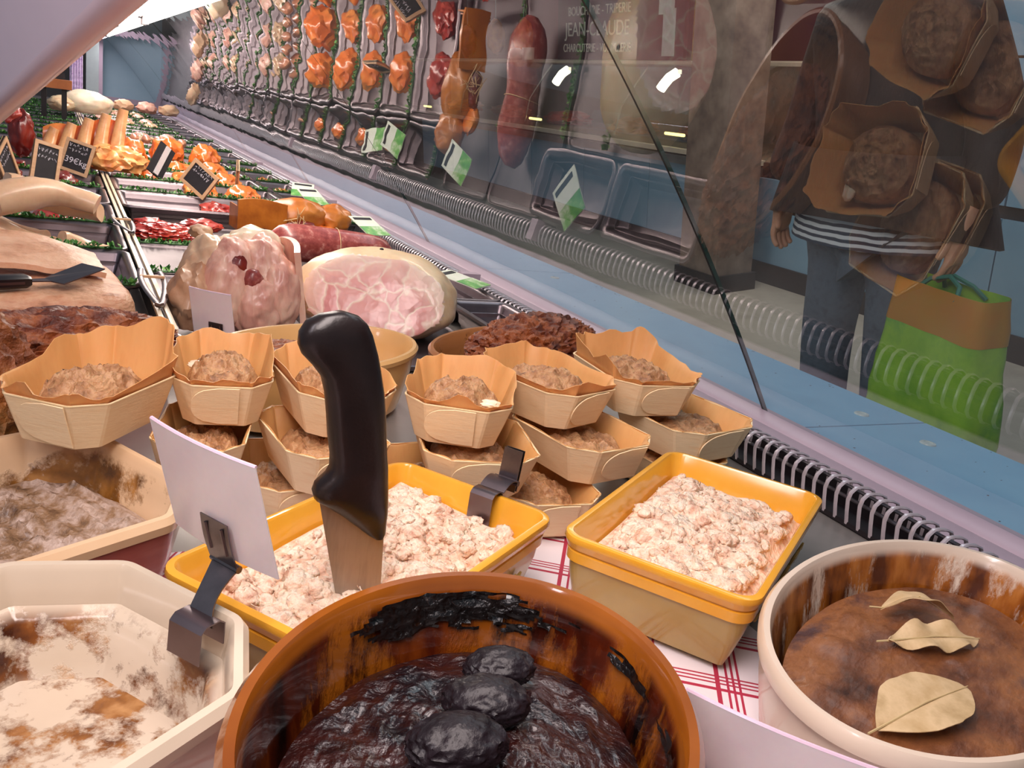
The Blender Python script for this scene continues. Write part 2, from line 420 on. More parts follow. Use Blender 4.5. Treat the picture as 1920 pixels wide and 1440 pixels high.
# tubes and their battens
def lamp(x, z, ya, yb, label, e, col='#fff4ea', r=.013):
    t = thing('tube_lamp', label, 'lamp', (x, ya, z))
    G().box((0, (yb-ya)/2, .028), (.05, yb-ya, .022)).build('batten', m_steel, t)
    G().tube([(0, .03, 0), (0, yb-ya-.03, 0)], r, 10).build('tube', emit('tube_glow' + col, col, e), t)
    for q in (.015, yb-ya-.015): G().box((0, q, .004), (.026, .03, .034)).build('tube_holder', m_price, t)
lamp(.395, .625, 1.5, 4.9, 'white fluorescent tube under the hood, nearest the end of the ribs', 9)
lamp(.335, .640, 1.5, 6.6, 'long white fluorescent tube on the server side of the tube row', 9)
lamp(.395, .625, 5.0, 8.3, 'white fluorescent tube in the middle of the row above the trays', 9)
lamp(.395, .625, 8.5, 10.15, 'violet-white fluorescent tube at the far blue panel', 8, '#f6e6ff')

# ================================================================== CLOTH
def cloth_mat():
    m = bpy.data.materials.new('checked_cloth'); m.use_nodes = True; nt = m.node_tree; N = nt.nodes; L = nt.links; p = N['Principled BSDF']; p.inputs['Roughness'].default_value = .55
    tc = N.new('ShaderNodeTexCoord'); mp = N.new('ShaderNodeMapping'); mp.inputs['Rotation'].default_value = (0, 0, R(34)); L.new(tc.outputs['Object'], mp.inputs[0])
    sx = N.new('ShaderNodeSeparateXYZ'); L.new(mp.outputs[0], sx.inputs[0]); acc = None
    for ax in ('X', 'Y'):
        for off, wd in ((0, .055), (.13, .03), (.2, .03), (.27, .03)):
            a = N.new('ShaderNodeMath'); a.operation = 'MULTIPLY_ADD'; a.inputs[1].default_value = 1/.07; a.inputs[2].default_value = 50 - off; L.new(sx.outputs[ax], a.inputs[0])
            b = N.new('ShaderNodeMath'); b.operation = 'FRACT'; L.new(a.outputs[0], b.inputs[0])
            c = N.new('ShaderNodeMath'); c.operation = 'LESS_THAN'; c.inputs[1].default_value = wd; L.new(b.outputs[0], c.inputs[0])
            if acc is None: acc = c
            else:
                k = N.new('ShaderNodeMath'); k.operation = 'MAXIMUM'; L.new(acc.outputs[0], k.inputs[0]); L.new(c.outputs[0], k.inputs[1]); acc = k
    mx = N.new('ShaderNodeMix'); mx.data_type = 'RGBA'; mx.inputs['A'].default_value = srgb('#e9dfe2'); mx.inputs['B'].default_value = srgb('#b0304a')
    L.new(acc.outputs[0], mx.inputs['Factor']); L.new(mx.outputs['Result'], p.inputs['Base Color']); return m
def cloth_fn(u, v):
    x = -.42 + u * .985; y = -.05 + v * .80; return (x, y, .0012 + .0003 * fbm((x, y, 0), 9))
g = G(); g.sheet(cloth_fn, 60, 50, .0006)
tag(g.build('checked_cloth', cloth_mat()), 'white oilcloth with thin red checks under the front dishes', 'tablecloth')
Z = .0042

# ================================================================== FRONT DISHES
def stained(name, base, stain, zlo, zhi, amt=.5, rough=.2, streak=True, seed=0, dark='#2a1208', coat=.5, nscale=26, thr=.004):
    """glazed ware with baked-on residue on its inside between two heights (object z)"""
    m = bpy.data.materials.new(name); m.use_nodes = True; nt = m.node_tree; N = nt.nodes; L = nt.links; p = N['Principled BSDF']
    p.inputs['Roughness'].default_value = rough; p.inputs['Coat Weight'].default_value = coat
    tc = N.new('ShaderNodeTexCoord'); sx = N.new('ShaderNodeSeparateXYZ'); L.new(tc.outputs['Object'], sx.inputs[0])
    mp = N.new('ShaderNodeMapping'); L.new(tc.outputs['Object'], mp.inputs[0]); mp.inputs['Location'].default_value = (seed*.37, seed*.21, seed*.1)
    if streak: mp.inputs['Scale'].default_value = (1, 1, .35)
    n1 = N.new('ShaderNodeTexNoise'); n1.inputs['Scale'].default_value = nscale; n1.inputs['Detail'].default_value = 9; n1.inputs['Roughness'].default_value = .68; L.new(mp.outputs[0], n1.inputs['Vector'])
    rz = N.new('ShaderNodeMapRange'); rz.interpolation_type = 'SMOOTHSTEP'; rz.inputs['From Min'].default_value = zhi + .004; rz.inputs['From Max'].default_value = zhi - .006; L.new(sx.outputs['Z'], rz.inputs['Value'])
    rl = N.new('ShaderNodeMapRange'); rl.interpolation_type = 'SMOOTHSTEP'; rl.inputs['From Min'].default_value = zlo - .012; rl.inputs['From Max'].default_value = zlo + .006; L.new(sx.outputs['Z'], rl.inputs['Value'])
    mu = N.new('ShaderNodeMath'); mu.operation = 'MULTIPLY'; L.new(rz.outputs[0], mu.inputs[0]); L.new(rl.outputs[0], mu.inputs[1])
    # inside only: normals pointing towards the axis
    ge = N.new('ShaderNodeNewGeometry'); vt = N.new('ShaderNodeVectorTransform'); vt.vector_type = 'NORMAL'; vt.convert_from = 'WORLD'; vt.convert_to = 'OBJECT'; L.new(ge.outputs['Normal'], vt.inputs[0])
    nz = N.new('ShaderNodeVectorMath'); nz.operation = 'DOT_PRODUCT'; L.new(vt.outputs[0], nz.inputs[0]); L.new(tc.outputs['Object'], nz.inputs[1])
    ins = N.new('ShaderNodeMath'); ins.operation = 'LESS_THAN'; ins.inputs[1].default_value = thr; L.new(nz.outputs['Value'], ins.inputs[0])
    mi = N.new('ShaderNodeMath'); mi.operation = 'MULTIPLY'; L.new(mu.outputs[0], mi.inputs[0]); L.new(ins.outputs[0], mi.inputs[1])
    sb = N.new('ShaderNodeMapRange'); sb.inputs['From Min'].default_value = 1 - amt; sb.inputs['From Max'].default_value = 1.08 - amt; L.new(n1.outputs['Fac'], sb.inputs['Value'])
    fm = N.new('ShaderNodeMath'); fm.operation = 'MULTIPLY'; fm.use_clamp = True; L.new(sb.outputs[0], fm.inputs[0]); L.new(mi.outputs[0], fm.inputs[1])
    n2 = N.new('ShaderNodeTexNoise'); n2.inputs['Scale'].default_value = nscale * 2.3; n2.inputs['Detail'].default_value = 6; L.new(mp.outputs[0], n2.inputs['Vector'])
    r2 = N.new('ShaderNodeValToRGB'); e = r2.color_ramp.elements; e[0].position = .35; e[0].color = srgb(dark); e[1].position = .7; e[1].color = srgb(stain[1]); k = e.new(.52); k.color = srgb(stain[0]); L.new(n2.outputs['Fac'], r2.inputs[0])
    n3 = N.new('ShaderNodeTexNoise'); n3.inputs['Scale'].default_value = 7; n3.inputs['Detail'].default_value = 5; L.new(tc.outputs['Object'], n3.inputs['Vector'])
    r3 = N.new('ShaderNodeValToRGB'); e = r3.color_ramp.elements; e[0].position = .3; e[0].color = srgb(base[0]); e[1].position = .7; e[1].color = srgb(base[1]); L.new(n3.outputs['Fac'], r3.inputs[0])
    mx = N.new('ShaderNodeMix'); mx.data_type = 'RGBA'; L.new(fm.outputs[0], mx.inputs['Factor']); L.new(r3.outputs[0], mx.inputs['A']); L.new(r2.outputs[0], mx.inputs['B']); L.new(mx.outputs['Result'], p.inputs['Base Color'])
    bp = N.new('ShaderNodeBump'); bp.inputs['Strength'].default_value = .5; bp.inputs['Distance'].default_value = .003
    h = N.new('ShaderNodeMath'); h.operation = 'MULTIPLY'; L.new(fm.outputs[0], h.inputs[0]); L.new(n2.outputs['Fac'], h.inputs[1]); L.new(h.outputs[0], bp.inputs['Height']); L.new(bp.outputs[0], p.inputs['Normal'])
    return m

# --- brown oval terrine with dark prune pate
t = thing('brown_terrine', 'glossy brown oval earthenware terrine with burnt inner wall, nearest the lens', 'dish', (.187, .330, Z), (0, 0, R(46)))
sh = oval(.141, .1145, 128)
m_brown = stained('brown_glaze', ['#74390c', '#a05a16'], ['#4a1808', '#7d3a10'], .060, .117, .60, .16, True, 3, '#0c0606', .8, 17)
dish_geo(sh, .126, .010, .020, .005).build('body', m_brown, t)
o = fill_geo(sh, .022, .078, .0034, 42, 5, dome=.010, nr=90, ridge=True).build('dark_pate', m_darkpate, t)
# baked black crust along the inner shoulder
g = G(); nu, nv = 220, 12; vv = []
for j in range(nv+1):
    for i in range(nu):
        a = 2*math.pi*i/nu; z = .092 + .026*j/nv; ins = .0115 + (.118 - z)*.10 + .0022*max(-.4, ridg((a*6, z*160, 0), 1, 3, 2))
        vv.append(((.141-ins)*math.cos(a), (.1145-ins)*math.sin(a), z))
ff = []
for j in range(nv):
    for i in range(nu):
        a = 2*math.pi*i/nu; m_ = fbm((math.cos(a)*1.7, math.sin(a)*1.7, 3), 1, 2, 4) + .55*fbm((a*3, j*.5, 0), 1, 3, 6) - 1.1*abs(j/nv-.55) + .06
        if m_ > 0: ff.append((j*nu+i, j*nu+(i+1) % nu, (j+1)*nu+(i+1) % nu, (j+1)*nu+i))
g.add(vv, ff)
tag(g.build('burnt_crust', mat('burnt', ['#060606', '#140c0a'], 60, .08, coat=1, bump=1, bscale=180), t), kind='stuff')
def prune_me(seed):
    bm_ = lump_geo(.0235, .0160, .0115, .085, 2.6, seed, 5, .8, ridge=True); return bm_.mesh('prune', m_prune)
for i, (x, y, z, rz, s) in enumerate([(.2335, .391, .1015, -.35, .84), (.2095, .3595, .1055, -.55, .96), (.179, .329, .1085, -.35, 1.02)]):
    o = place('prune', prune_me(11 + i), None, loc=(x, y, z), rot=(.15, -.1, rz)); o.scale = (s, s, s)
    tag(o, ['wrinkled black prune on the dark pate, farthest of the three', 'wrinkled black prune in the middle of the row on the dark pate', 'largest wrinkled black prune on the dark pate, nearest the lens'][i], 'prune', 'prunes on the dark pate')

# --- white octagonal dish, scraped empty
t = thing('white_dish', 'empty white octagonal stoneware dish smeared with brown residue', 'dish', (-.053, .432, Z), (0, 0, R(34.8)))
sh8 = octo(.154, .104, .052, .020)
m_w8 = stained('white_stained', ['#c8b69e', '#d6c5af'], ['#7a4517', '#b98a55'], .030, .070, .56, .18, False, 1, '#3f1c0a', .5, 17)
dish_geo(sh8, .098, .010, .028, .005, step=True).build('body', m_w8, t)
g = fill_geo(sh8, .0305, .030, .0012, 20, 3, nr=16, skirt=.006); g.build('residue', stained('residue', ['#c4b199', '#d2c1ac'], ['#8d5a28', '#b98a58'], -.1, .2, .535, .3, False, 6, '#5b3013', .2, 24, 9), t)

# --- cream chamfered dish with the last of a coarse pate
t = thing('cream_dish', 'cream stoneware dish with red-brown outside and leftover grey rillettes', 'dish', (-.058, .694, Z), (0, 0, R(28.6)))
sh9 = octo(.148, .110, .05, .020)
m_c9 = stained('cream_stained', ['#d6b088', '#e2c19a'], ['#8a5a24', '#b98448'], .02, .075, .55, .2, False, 8, '#4a2a12', .4, 15)
dish_geo(sh9, .085, .010, .02, .005).build('body', m_c9, t)
G().loft([ring(sh9, .019, .004), ring(sh9, .0128, .02), ring(sh9, .0055, .05), ring(sh9, .0014, .072)], False, False).build('outer_glaze', mat('redbrown_glaze', ['#8a3c34', '#a85a4c'], 9, .25, coat=.4, stretch=(1, 1, 6)), t)
fill_geo(sh9, .026, .044, .009, 38, 9, nr=46, ridge=True, fn=lambda p, t_: -.012 * (1 - t_)).build('coarse_pate', mat('grey_rillettes', ['#4d331f', '#8a6a4c', '#b8a090', '#6b4d2c'], 38, .4, bump=.9, bscale=140, coat=.2), t)

# --- yellow rectangular dishes of pale rillettes
def shreds(n, hx, hy, zf, seed):
    g = G(); r_ = random.Random(seed)
    for k in range(n):
        x, y = r_.uniform(-hx, hx), r_.uniform(-hy, hy); z = zf(x, y)
        a = r_.uniform(0, 6.28); l = r_.uniform(.003, .009); wd = r_.uniform(.0006, .0018); b = r_.uniform(-.5, .9)
        dx, dy = math.cos(a), math.sin(a); P = []
        for q in range(4):
            s = q / 3 - .5; zz = z + .0012 + b * .010 * (q / 3) ** 2 * (l / .012) + r_.uniform(0, .0008)
            P += [(x + dx*l*s - dy*wd/2, y + dy*l*s + dx*wd/2, zz), (x + dx*l*s + dy*wd/2, y + dy*l*s - dx*wd/2, zz + r_.uniform(-.0006, .0012))]
        g.add(P, [(0, 1, 3, 2), (2, 3, 5, 4), (4, 5, 7, 6)])
    return g
LUMPS_S = [lump_geo(1.25, .9, .85, .55, 1.5, 400 + i, 3 if i % 3 else 2, 1, ridge=True) for i in range(12)]
def leaf_pts(cx, cz, a, l, wd, y, th):
    g = G(); pts = [(0, 0), (.3, .5), (.6, .42), (1, 0), (.6, -.42), (.3, -.5)]
    f = [(cx + (px*math.cos(a)*l - pz*math.sin(a)*wd), y, cz + (px*math.sin(a)*l + pz*math.cos(a)*wd)) for px, pz in pts]
    b = [(x, y - th, z) for x, _, z in f]; ctr = (cx + .45*l*math.cos(a), y - th*1.8, cz + .45*l*math.sin(a))
    v = f + b + [ctr]; fs = [(i, (i+1) % 6, 6 + (i+1) % 6, 6 + i) for i in range(6)] + [(6 + i, 6 + (i+1) % 6, 12) for i in range(6)]
    g.add(v, fs); return g
def yellow_dish(name, label, loc, rz, seed, zsurf, tilt, dome, knife=None):
    t = thing(name, label, 'dish', loc, (0, 0, R(rz)), 'yellow dishes of rillettes')
    H = .078; sh = rrect(.147, .088, .022, 6, 8)
    g = G(); wall = .008; fl = .020
    rings = [ring(sh, i, z) for i, z in [(fl+.01, 0), (fl, .004), (fl*.75, .018), (fl*.45, .040), (.0075, .052)]]
    g.loft(rings, True, False, 1)
    g.loft([ring(sh, i, z) for i, z in [(.0075, .052), (.0045, .0535), (.004, .0625), (.0058, .0635), (.0058, .0645), (.0035, .0655), (.001, .071), (0, H-.005), (.001, H-.001), (.003, H), (.0065, H), (wall, H-.002), (wall+.004, .055), (wall+.013, .03), (wall+.02, .012)]], False, True, 0)
    g.build('body', [m_yellow, m_yellow_out], t)
    sh2 = rrect(.147, .088, .022, 6, 8)
    def low(x, y): return .007 * fbm((x, y, 5), 13, 2, seed)
    def zfun(x, y): return zsurf + low(x, y) + dome * max(0, 1 - (x/.12)**2) * max(0, 1 - (y/.065)**2) + tilt[0]*x + tilt[1]*y + .0085 * ridg((x, y, 0), 30, 5, seed)
    fill_geo(sh2, .0165, zsurf, .0085, 30, seed, nr=90, ridge=True, tilt=tilt, fn=lambda p, q: low(p.x, p.y) * min(1, (1-q)*5) + dome * max(0, 1 - (p.x/.12)**2) * max(0, 1 - (p.y/.065)**2)).build('rillettes', m_pork, t)
    g = shreds(260, .115, .058, zfun, seed); rq = random.Random(seed)
    for k in range(380):
        x, y = rq.uniform(-.118, .118), rq.uniform(-.060, .060); s_ = rq.uniform(.0020, .0064) * (1 + .5 * max(0, fbm((x, y, 1), 16, 2, seed)))
        q = LUMPS_S[k % 12]; z = zfun(x, y) - s_ * .50; c_, n_ = math.cos(k), math.sin(k)
        g.add([(x + s_*(p[0]*c_ - p[1]*n_), y + s_*(p[0]*n_ + p[1]*c_), z + s_*p[2]*.85) for p in q.v], q.f)
    o = g.build('meat_shreds', m_shred, t); o.data.set_sharp_from_angle(angle=R(180)); tag(o, kind='stuff')
    # moulded flowers on the near long side
    g = G()
    for cx, n, l in ((.055, 7, .017), (.020, 9, .013), (-.05, 7, .016), (.09, 6, .012)):
        for k in range(n):
            q = leaf_pts(cx, .030, 2*math.pi*k/n + cx*9, l, l*.45, 0, .0020)
            g.add([(x, -.088 + .0085 + (.036 - z) * .32 - .0006 + y, z) for x, y, z in q.v], q.f)
    tag(g.build('flower_relief', m_yellow_out, t), kind='stuff')
    return t
yellow_dish('yellow_dish', 'yellow rectangular dish of shredded rillettes with a knife stuck in it', (.229, .598, Z), 34.4, 21, .045, (.05, .12), .004)
yellow_dish('yellow_dish', 'yellow rectangular dish heaped with rillettes beside the wire grille', (.553, .590, Z), 34.4, 22, .045, (.02, .06), .010)

# --- white oval dish with bay leaves
t = thing('white_oval_terrine', 'white oval terrine dish baked brown inside, with bay leaves on its pate', 'dish', (.592, .361, Z), (0, 0, R(22)))
sho = oval(.190, .1145, 128)
m_wo = stained('white_oval_stain', ['#d3bfaa', '#e0cebb'], ['#94531a', '#c07c3a'], .022, .082, .595, .25, True, 5, '#4d2410', .35, 19)
dish_geo(sho, .090, .009, .018, .005).build('body', m_wo, t)
fill_geo(sho, .024, .052, .0022, 26, 15, dome=.004, nr=44).build('pate_top', mat('brown_pate', ['#3a2218', '#6b3f25', '#8f5a32', '#4d3330'], 20, .45, bump=.8, bscale=110, coat=.15, stretch=(.5, 1, 1)), t)
def bay_me(l, wd, curl, wave, seed):
    def fn(u, v):
        s = math.sin(math.pi * min(1, max(0, u))) ** .75 * wd / 2 * (1 + .12 * fbm((u*5, v, 0), 1, 2, seed)); s = max(s, .0006)
        y = (v - .5) * 2 * s; x = (u - .5) * l
        z = curl * (1 - (2*u - 1)**2) + wave * math.sin(u * 17 + seed) * abs(v - .5) * 2 + .10 * abs(y) - .0012 * math.exp(-(y/.0015)**2)
        return (x, y, z)
    g = G(); g.sheet(fn, 26, 8, .0006)
    return g
BX = [(.531, .316), (.618, .377), (.640, .411)]
def bay(i, loc, rot, l, wd, curl, wave, label):
    t = thing('bay_leaf', label, 'bay leaf', loc, rot, 'bay leaves on the brown pate')
    bay_me(l, wd, curl, wave, i).build('blade', m_bay, t)
    G().tube([(-l/2-.010, 0, .0005), (-l/2, 0, .001), (0, 0, curl+.0008), (l/2, 0, .001)], [.0008, .0008, .0006, .0003], 5).build('midrib', mat('bay_rib', ['#c4ac7c'], rough=.5), t)
bay(1, (BX[0][0], BX[0][1], .0670), (R(4), R(-3), R(6)), .104, .050, .004, .0005, 'broad dry bay leaf lying flat, nearest the lens')
bay(2, (BX[1][0], BX[1][1], .0670), (R(14), 0, R(-12)), .088, .030, .004, .004, 'crinkled bay leaf with a wavy edge in the middle of the pate')
bay(3, (BX[2][0], BX[2][1], .0670), (R(-18), 0, R(-28)), .062, .032, .014, .001, 'curled bay leaf arched like a bridge, farthest on the pate')

# ================================================================== KNIFE
t = thing('knife', 'kitchen knife with black moulded handle stuck upright in the rillettes', 'knife', (.19, .55, .03))
sec = [(.2765, .163, .170), (.274, .152, .179), (.269, .144, .185), (.262, .1402, .189), (.254, .1398, .192), (.248, .1425, .1942), (.240, .1505, .1965), (.232, .157, .1985), (.220, .1605, .2015), (.205, .163, .204), (.190, .165, .206), (.175, .168, .208), (.166, .1685, .2095), (.160, .1655, .2103), (.154, .1590, .211), (.148, .1575, .2118), (.143, .1590, .2122), (.138, .1665, .2128), (.130, .1785, .2132), (.120, .1905, .2136), (.113, .199, .2135), (.110, .204, .2115)]
rings = []
for i, (z, a, b) in enumerate(sec):
    cx, hw = (a+b)/2 - .19, (b-a)/2; th = .0125 if .12 < z < .262 else .0125 * math.sqrt(max(.12, 1 - ((z-.262)/.0155)**2)) if z >= .262 else .008
    if .14 < z < .17: th = .0135
    rings.append([(cx + hw*math.copysign(abs(math.cos(q))**.72, math.cos(q)), th*math.copysign(abs(math.sin(q))**.72, math.sin(q)), z-.03) for q in (2*math.pi*j/24 for j in range(24))])
G().loft(rings[::-1]).build('handle', mat('knife_handle', ['#17100f', '#201615'], 40, .28, spec=.5, bump=.05, bscale=400), t)
bl = [(.1630-.19, .1405-.03), (.2125-.19, .118-.03), (.2150-.19, .062-.03), (.2165-.19, .030-.03), (.1900-.19, .030-.03), (.1815-.19, .062-.03)]
g = G(); n = len(bl)
g.add([(x, -.0002 if i in (0, 4, 5) else -.0013, z) for i, (x, z) in enumerate(bl)] + [(x, .0002 if i in (0, 4, 5) else .0013, z) for i, (x, z) in enumerate(bl)],
      [tuple(range(n)), tuple(range(2*n-1, n-1, -1))] + [(i, i+n, (i+1) % n + n, (i+1) % n) for i in range(n)])
g.build('blade', mat('blade_steel', ['#8f8780', '#aaa198', '#9a9188'], 18, .46, metal=.8, stretch=(3, 1, .4)), t, smooth=False)

# ================================================================== PRICE SIGNS ON CLIPS
def price_sign(label, p_bl, p_br, height, lean, grip, clip_at=.5, rel=None):
    """plastic plate between two lower corners; clip reaches down to grip point"""
    a, b = Vector(p_bl), Vector(p_br); t = thing('price_sign', label, 'price sign', tuple(grip), group='blank price signs on metal clips')
    o = Vector(grip); dx = (b - a); nrm = dx.cross(Vector((0, 0, 1))).normalized(); upd = (Vector((0, 0, 1)) + Vector(lean)).normalized()
    def fn(u, v):
        bow = .004 * (1 - (2*u-1)**2); return a + dx*u + upd*height*v + nrm*bow - o
    G().sheet(fn, 10, 6, .0012).build('plate', m_price, t)
    rim = [fn(u, 1) for u in (i/10 for i in range(11))]
    G().tube(rim, .0013, 6).build('top_edge', m_price_edge, t)
    G().tube([fn(0, v) for v in (0, .5, 1)], .0013, 6).build('side_edge', m_price_edge, t)
    # clip tongue on the plate, hinge and jaw
    c0 = a + dx*clip_at; ax = dx.normalized()
    fr = -nrm if nrm.y > 0 else nrm
    def tong(u, v): return c0 + ax*((u-.5)*.024) + upd*(-.004 + .030*v) + fr*(.0068 + .0012*math.sin(math.pi*v)) - o
    G().sheet(tong, 4, 6, .0009).build('clip_tongue', m_steel_dark, t)
    for s in (-1, 1):
        P = [c0 + ax*(s*.007) + upd*(.004 + .018*k) + fr*.0088 - o for k in (0, 1)]
        G().tube(P, .0011, 5).build('clip_slot', m_steel, t)
    hin = c0 + upd*-.005 + fr*.006 - o
    G().tube([hin - ax*.012, hin + ax*.012], .0026, 8).build('clip_hinge', m_steel_dark, t)
    gv = Vector((0, 0, 0))
    def arm2(u, v):
        p = hin.lerp(gv + Vector((0, 0, .004)), v); return p + ax*((u-.5)*(.022 - .006*math.sin(math.pi*v))) + fr*(.004*math.sin(math.pi*v))
    G().sheet(arm2, 3, 6, .0011).build('clip_arm', m_steel_dark, t)
    return t, ax
def jaw(t, ax, inward, l=.022, h=.014):
    """folded jaw over a rim: u-shaped channel"""
    ax = Vector(ax).normalized(); iw = Vector(inward).normalized()
    pts = [iw*-.007 + Vector((0, 0, -h*.6)), iw*-.0075 + Vector((0, 0, .0045)), iw*-.004 + Vector((0, 0, .007)), iw*.006 + Vector((0, 0, .007)), iw*.0095 + Vector((0, 0, .004)), iw*.0105 + Vector((0, 0, -h))]
    def fn(u, v):
        k = v * (len(pts)-1); i = min(int(k), len(pts)-2); return pts[i].lerp(pts[i+1], k-i) + ax*((u-.5)*l)
    G().sheet(fn, 2, 10, .0009).build('clip_jaw', m_steel, t)
e8 = Vector((math.cos(R(34.8)), math.sin(R(34.8)), 0)); n8 = Vector((-e8.y, e8.x, 0))
t, ax = price_sign('large blank pinkish price plate clipped to the empty white dish', (.070, .548, .133), (.119, .470, .130), .074, (-.24, .05, 0), (.0745, .475, .1005), .55)
jaw(t, n8, -e8, .026, .016)
t, ax = price_sign('blank grey price plate in the corner below the white oval terrine', (.332, .322, .045), (.396, .232, .045), .072, (-.17, .05, 0), (.340, .318, .050), .15)
t, ax = price_sign('small pale price plate standing in front of the cut ham hock', (.190, 1.372, .036), (.243, 1.325, .036), .072, (-.14, .05, 0), (.225, 1.33, .028), .62)
# empty clip on the yellow dish
t = thing('sign_clip', 'empty shiny metal sign clip on the rim of the yellow dish', 'clip', (.352, .660, .0795))
ey = Vector((math.cos(R(34.4)), math.sin(R(34.4)), 0)); ny = Vector((-ey.y, ey.x, 0))
jaw(t, ny, -ey, .024, .024)
def pl(u, v): return ey*(.008 + .026*v) + ny*((u-.5)*.026) + Vector((0, 0, .006 + .006*math.sin(2.6*v)))
G().sheet(pl, 3, 6, .001).build('clip_arm', m_steel, t)
for k in (0, .004):
    def pv(u, v, k=k): return ey*(.036 + k + .006*v) + ny*((u-.5)*.020) + Vector((0, 0, -.004 + .040*v))
    G().sheet(pv, 3, 3, .0008).build('clip_tongue', m_steel_dark, t)
G().tube([ey*.036 - ny*.013 + Vector((0, 0, .006)), ey*.036 + ny*.013 + Vector((0, 0, .006))], .0028, 8).build('clip_hinge', m_steel, t)

# ================================================================== WOODEN PUNNETS OF RILLETTES
TALL = [1.15, .5, .45, .55, .6, .9]
def punnet_parts(w=.114, l=.146, H=.044, seed=0, low=False):
    """meshes of one poplar punnet: band, tab, floor, paper, meat; x across the near face, y away"""
    sh = octo(w/2, l/2, .024, .001, 1, 2); th = .0014; fl = .014
    g = G()
    rings = [ring(sh, fl, .001), ring(sh, fl*.5, H*.5), ring(sh, 0, H)]
    inn = [ring(sh, th, H), ring(sh, fl*.5+th, H*.5), ring(sh, fl+th, .003)]
    g.loft(rings + inn, True, True, 0)
    # pale sawn edge
    e = G(); e.loft([ring(sh, -.0002, H-.0006), ring(sh, -.0002, H+.0003), ring(sh, th+.0002, H+.0003), ring(sh, th+.0002, H-.0006)], False, False)
    # rounded lap end of the veneer on the near face
    r_ = random.Random(seed); x0 = r_.uniform(-.005, .01)
    def tabf(u, v):
        z = .004 + (H-.005)*v; hw = .030 * (1 - abs(2*v-1)**2.4)**.5 if 0 < v < 1 else 0.0
        x = x0 + .008 - u*(.008 + hw + .004*(1 if u else 0)) if True else 0
        yy = -l/2 + fl*(1 - z/H) - .0012
        return (x0 + .022 - u*(.022 + hw), yy, z)
    t = G(); t.sheet(tabf, 4, 14, -.0012)
    # fluted paper liner, higher than the box in places
    shp = octo(w/2, l/2, .024, .010, 4, 6)
    base = shp(th + .001); n = len(base); k0 = seed * 1.7
    def prow(ins, z, flute, var):
        pts = shp(ins); out = []
        for j, (x, y) in enumerate(pts):
            a = math.atan2(y/l, x/w); hump = max(0, fbm((math.cos(a)*1.3, math.sin(a)*1.3, k0), 1, 2, seed)); bk = .5 + .5*math.sin(a)
            zz = z + var*(0 if low else TALL[seed % 6])*(hump*1.1 + .8*bk*bk) + var*.04*math.sin(j*1.1+seed); f = flute*math.sin(j*1.05)
            d = math.hypot(x, y) or 1
            out.append((x + x/d*f, y + y/d*f, zz))
        return out
    p = G(); P1 = [prow(fl+.004, .004, 0, 0), prow(fl*.5+.0035, H*.5, .0006, 0), prow(.004, H*.95, .0010, .006), prow(.001, H+(.0 if low else .004), .0013, .016), prow(.001 if low else -.0005, H+(.0008 if low else .005), .0016, .022 if not low else .001)]
    P2 = [[(x*.988, y*.988, z) for x, y, z in r] for r in P1[::-1]]
    p.loft(P1 + P2, False, False)
    # meat
    r_ = random.Random(seed+50); shm = oval(w/2-.016, l/2-.020, 56)
    m = fill_geo(shm, 0, H*(.5 if low else .66), .0060 if low else .0075, 46, seed+3, dome=.006 if low else .013, nr=40, ridge=True, skirt=.022)
    return g, e, t, p, m
PUN = []
for s in range(12):
    g, e, t, p, m = punnet_parts(seed=s % 6, low=s > 5)
    PUN.append((g.mesh('box', m_wood, False), e.mesh('sawn_edge', m_woodedge, False), t.mesh('lap_tab', m_wood), p.mesh('paper_liner', m_paper), m.mesh('rillettes', m_rill)))
def punnet(i, x, y, z, ang, label, sx=1, sy=1, rx=0, ry=0):
    o = thing('wooden_punnet', label, 'punnet', (x, y, z), (R(rx), R(ry), R(ang)), 'wooden punnets of brown rillettes')
    o.scale = (sx, sy, 1)
    names = ('box', 'sawn_edge', 'lap_tab', 'paper_liner', 'rillettes')
    ob = place('box', PUN[i][0], o)
    for k in (1, 2): place(names[k], PUN[i][k], ob)
    for k in (3, 4): place(names[k], PUN[i][k], o)
    return o
UP = .0955; LO = .0502; BO = .0035
punnet(0, .030, .826, UP+.002, -38, 'upper punnet with tall fluted paper beside the big browned pate', .90, 1.0)
punnet(1, .150, .876, UP, -10, 'upper punnet just behind the pinkish price plate', .82)
punnet(2, .251, .838, UP, 3, 'upper punnet half hidden by the knife handle', .88)
punnet(3, .379, .798, UP, -28, 'upper punnet with white fat showing, right beside the knife handle on its grille side', .95, 1.0)
punnet(4, .506, .842, UP, 20, 'upper punnet turned aslant, last but one in its row before the glass', 1.02, 1)
punnet(5, .650, .874, UP, -4, 'upper punnet at the end of its row towards the glass, with tall paper', 1.1, 1.08)
punnet(8, .128, .830, LO, -16, 'lower punnet peeping out over the top edge of the large price plate', .74, .95)
punnet(9, .236, .806, LO, 5, 'lower punnet behind the knife blade and the large price plate', .92, 1)
punnet(10, .388, .775, LO, -13, 'lower punnet in the middle, behind the empty metal clip', 1.05, 1)
punnet(6, .530, .792, LO, 11, 'lower punnet behind the near corner of the grille-side yellow dish', 1.10, 1)
punnet(7, .706, .830, LO, 12, 'lower punnet nearest the wire grille', 1.32, 1)
punnet(7, .468, .765, BO, -6, 'bottom punnet glimpsed between the two yellow dishes', .94, 1)
punnet(11, .352, .805, BO, 0, 'bottom punnet hidden under the middle of the stack', .94, .95)
punnet(10, .690, .835, BO, 9, 'bottom punnet under the grille end of the stack', 1.1, 1)
punnet(9, .215, .835, BO, 3, 'bottom punnet under the stack near the knife', .94, .95)

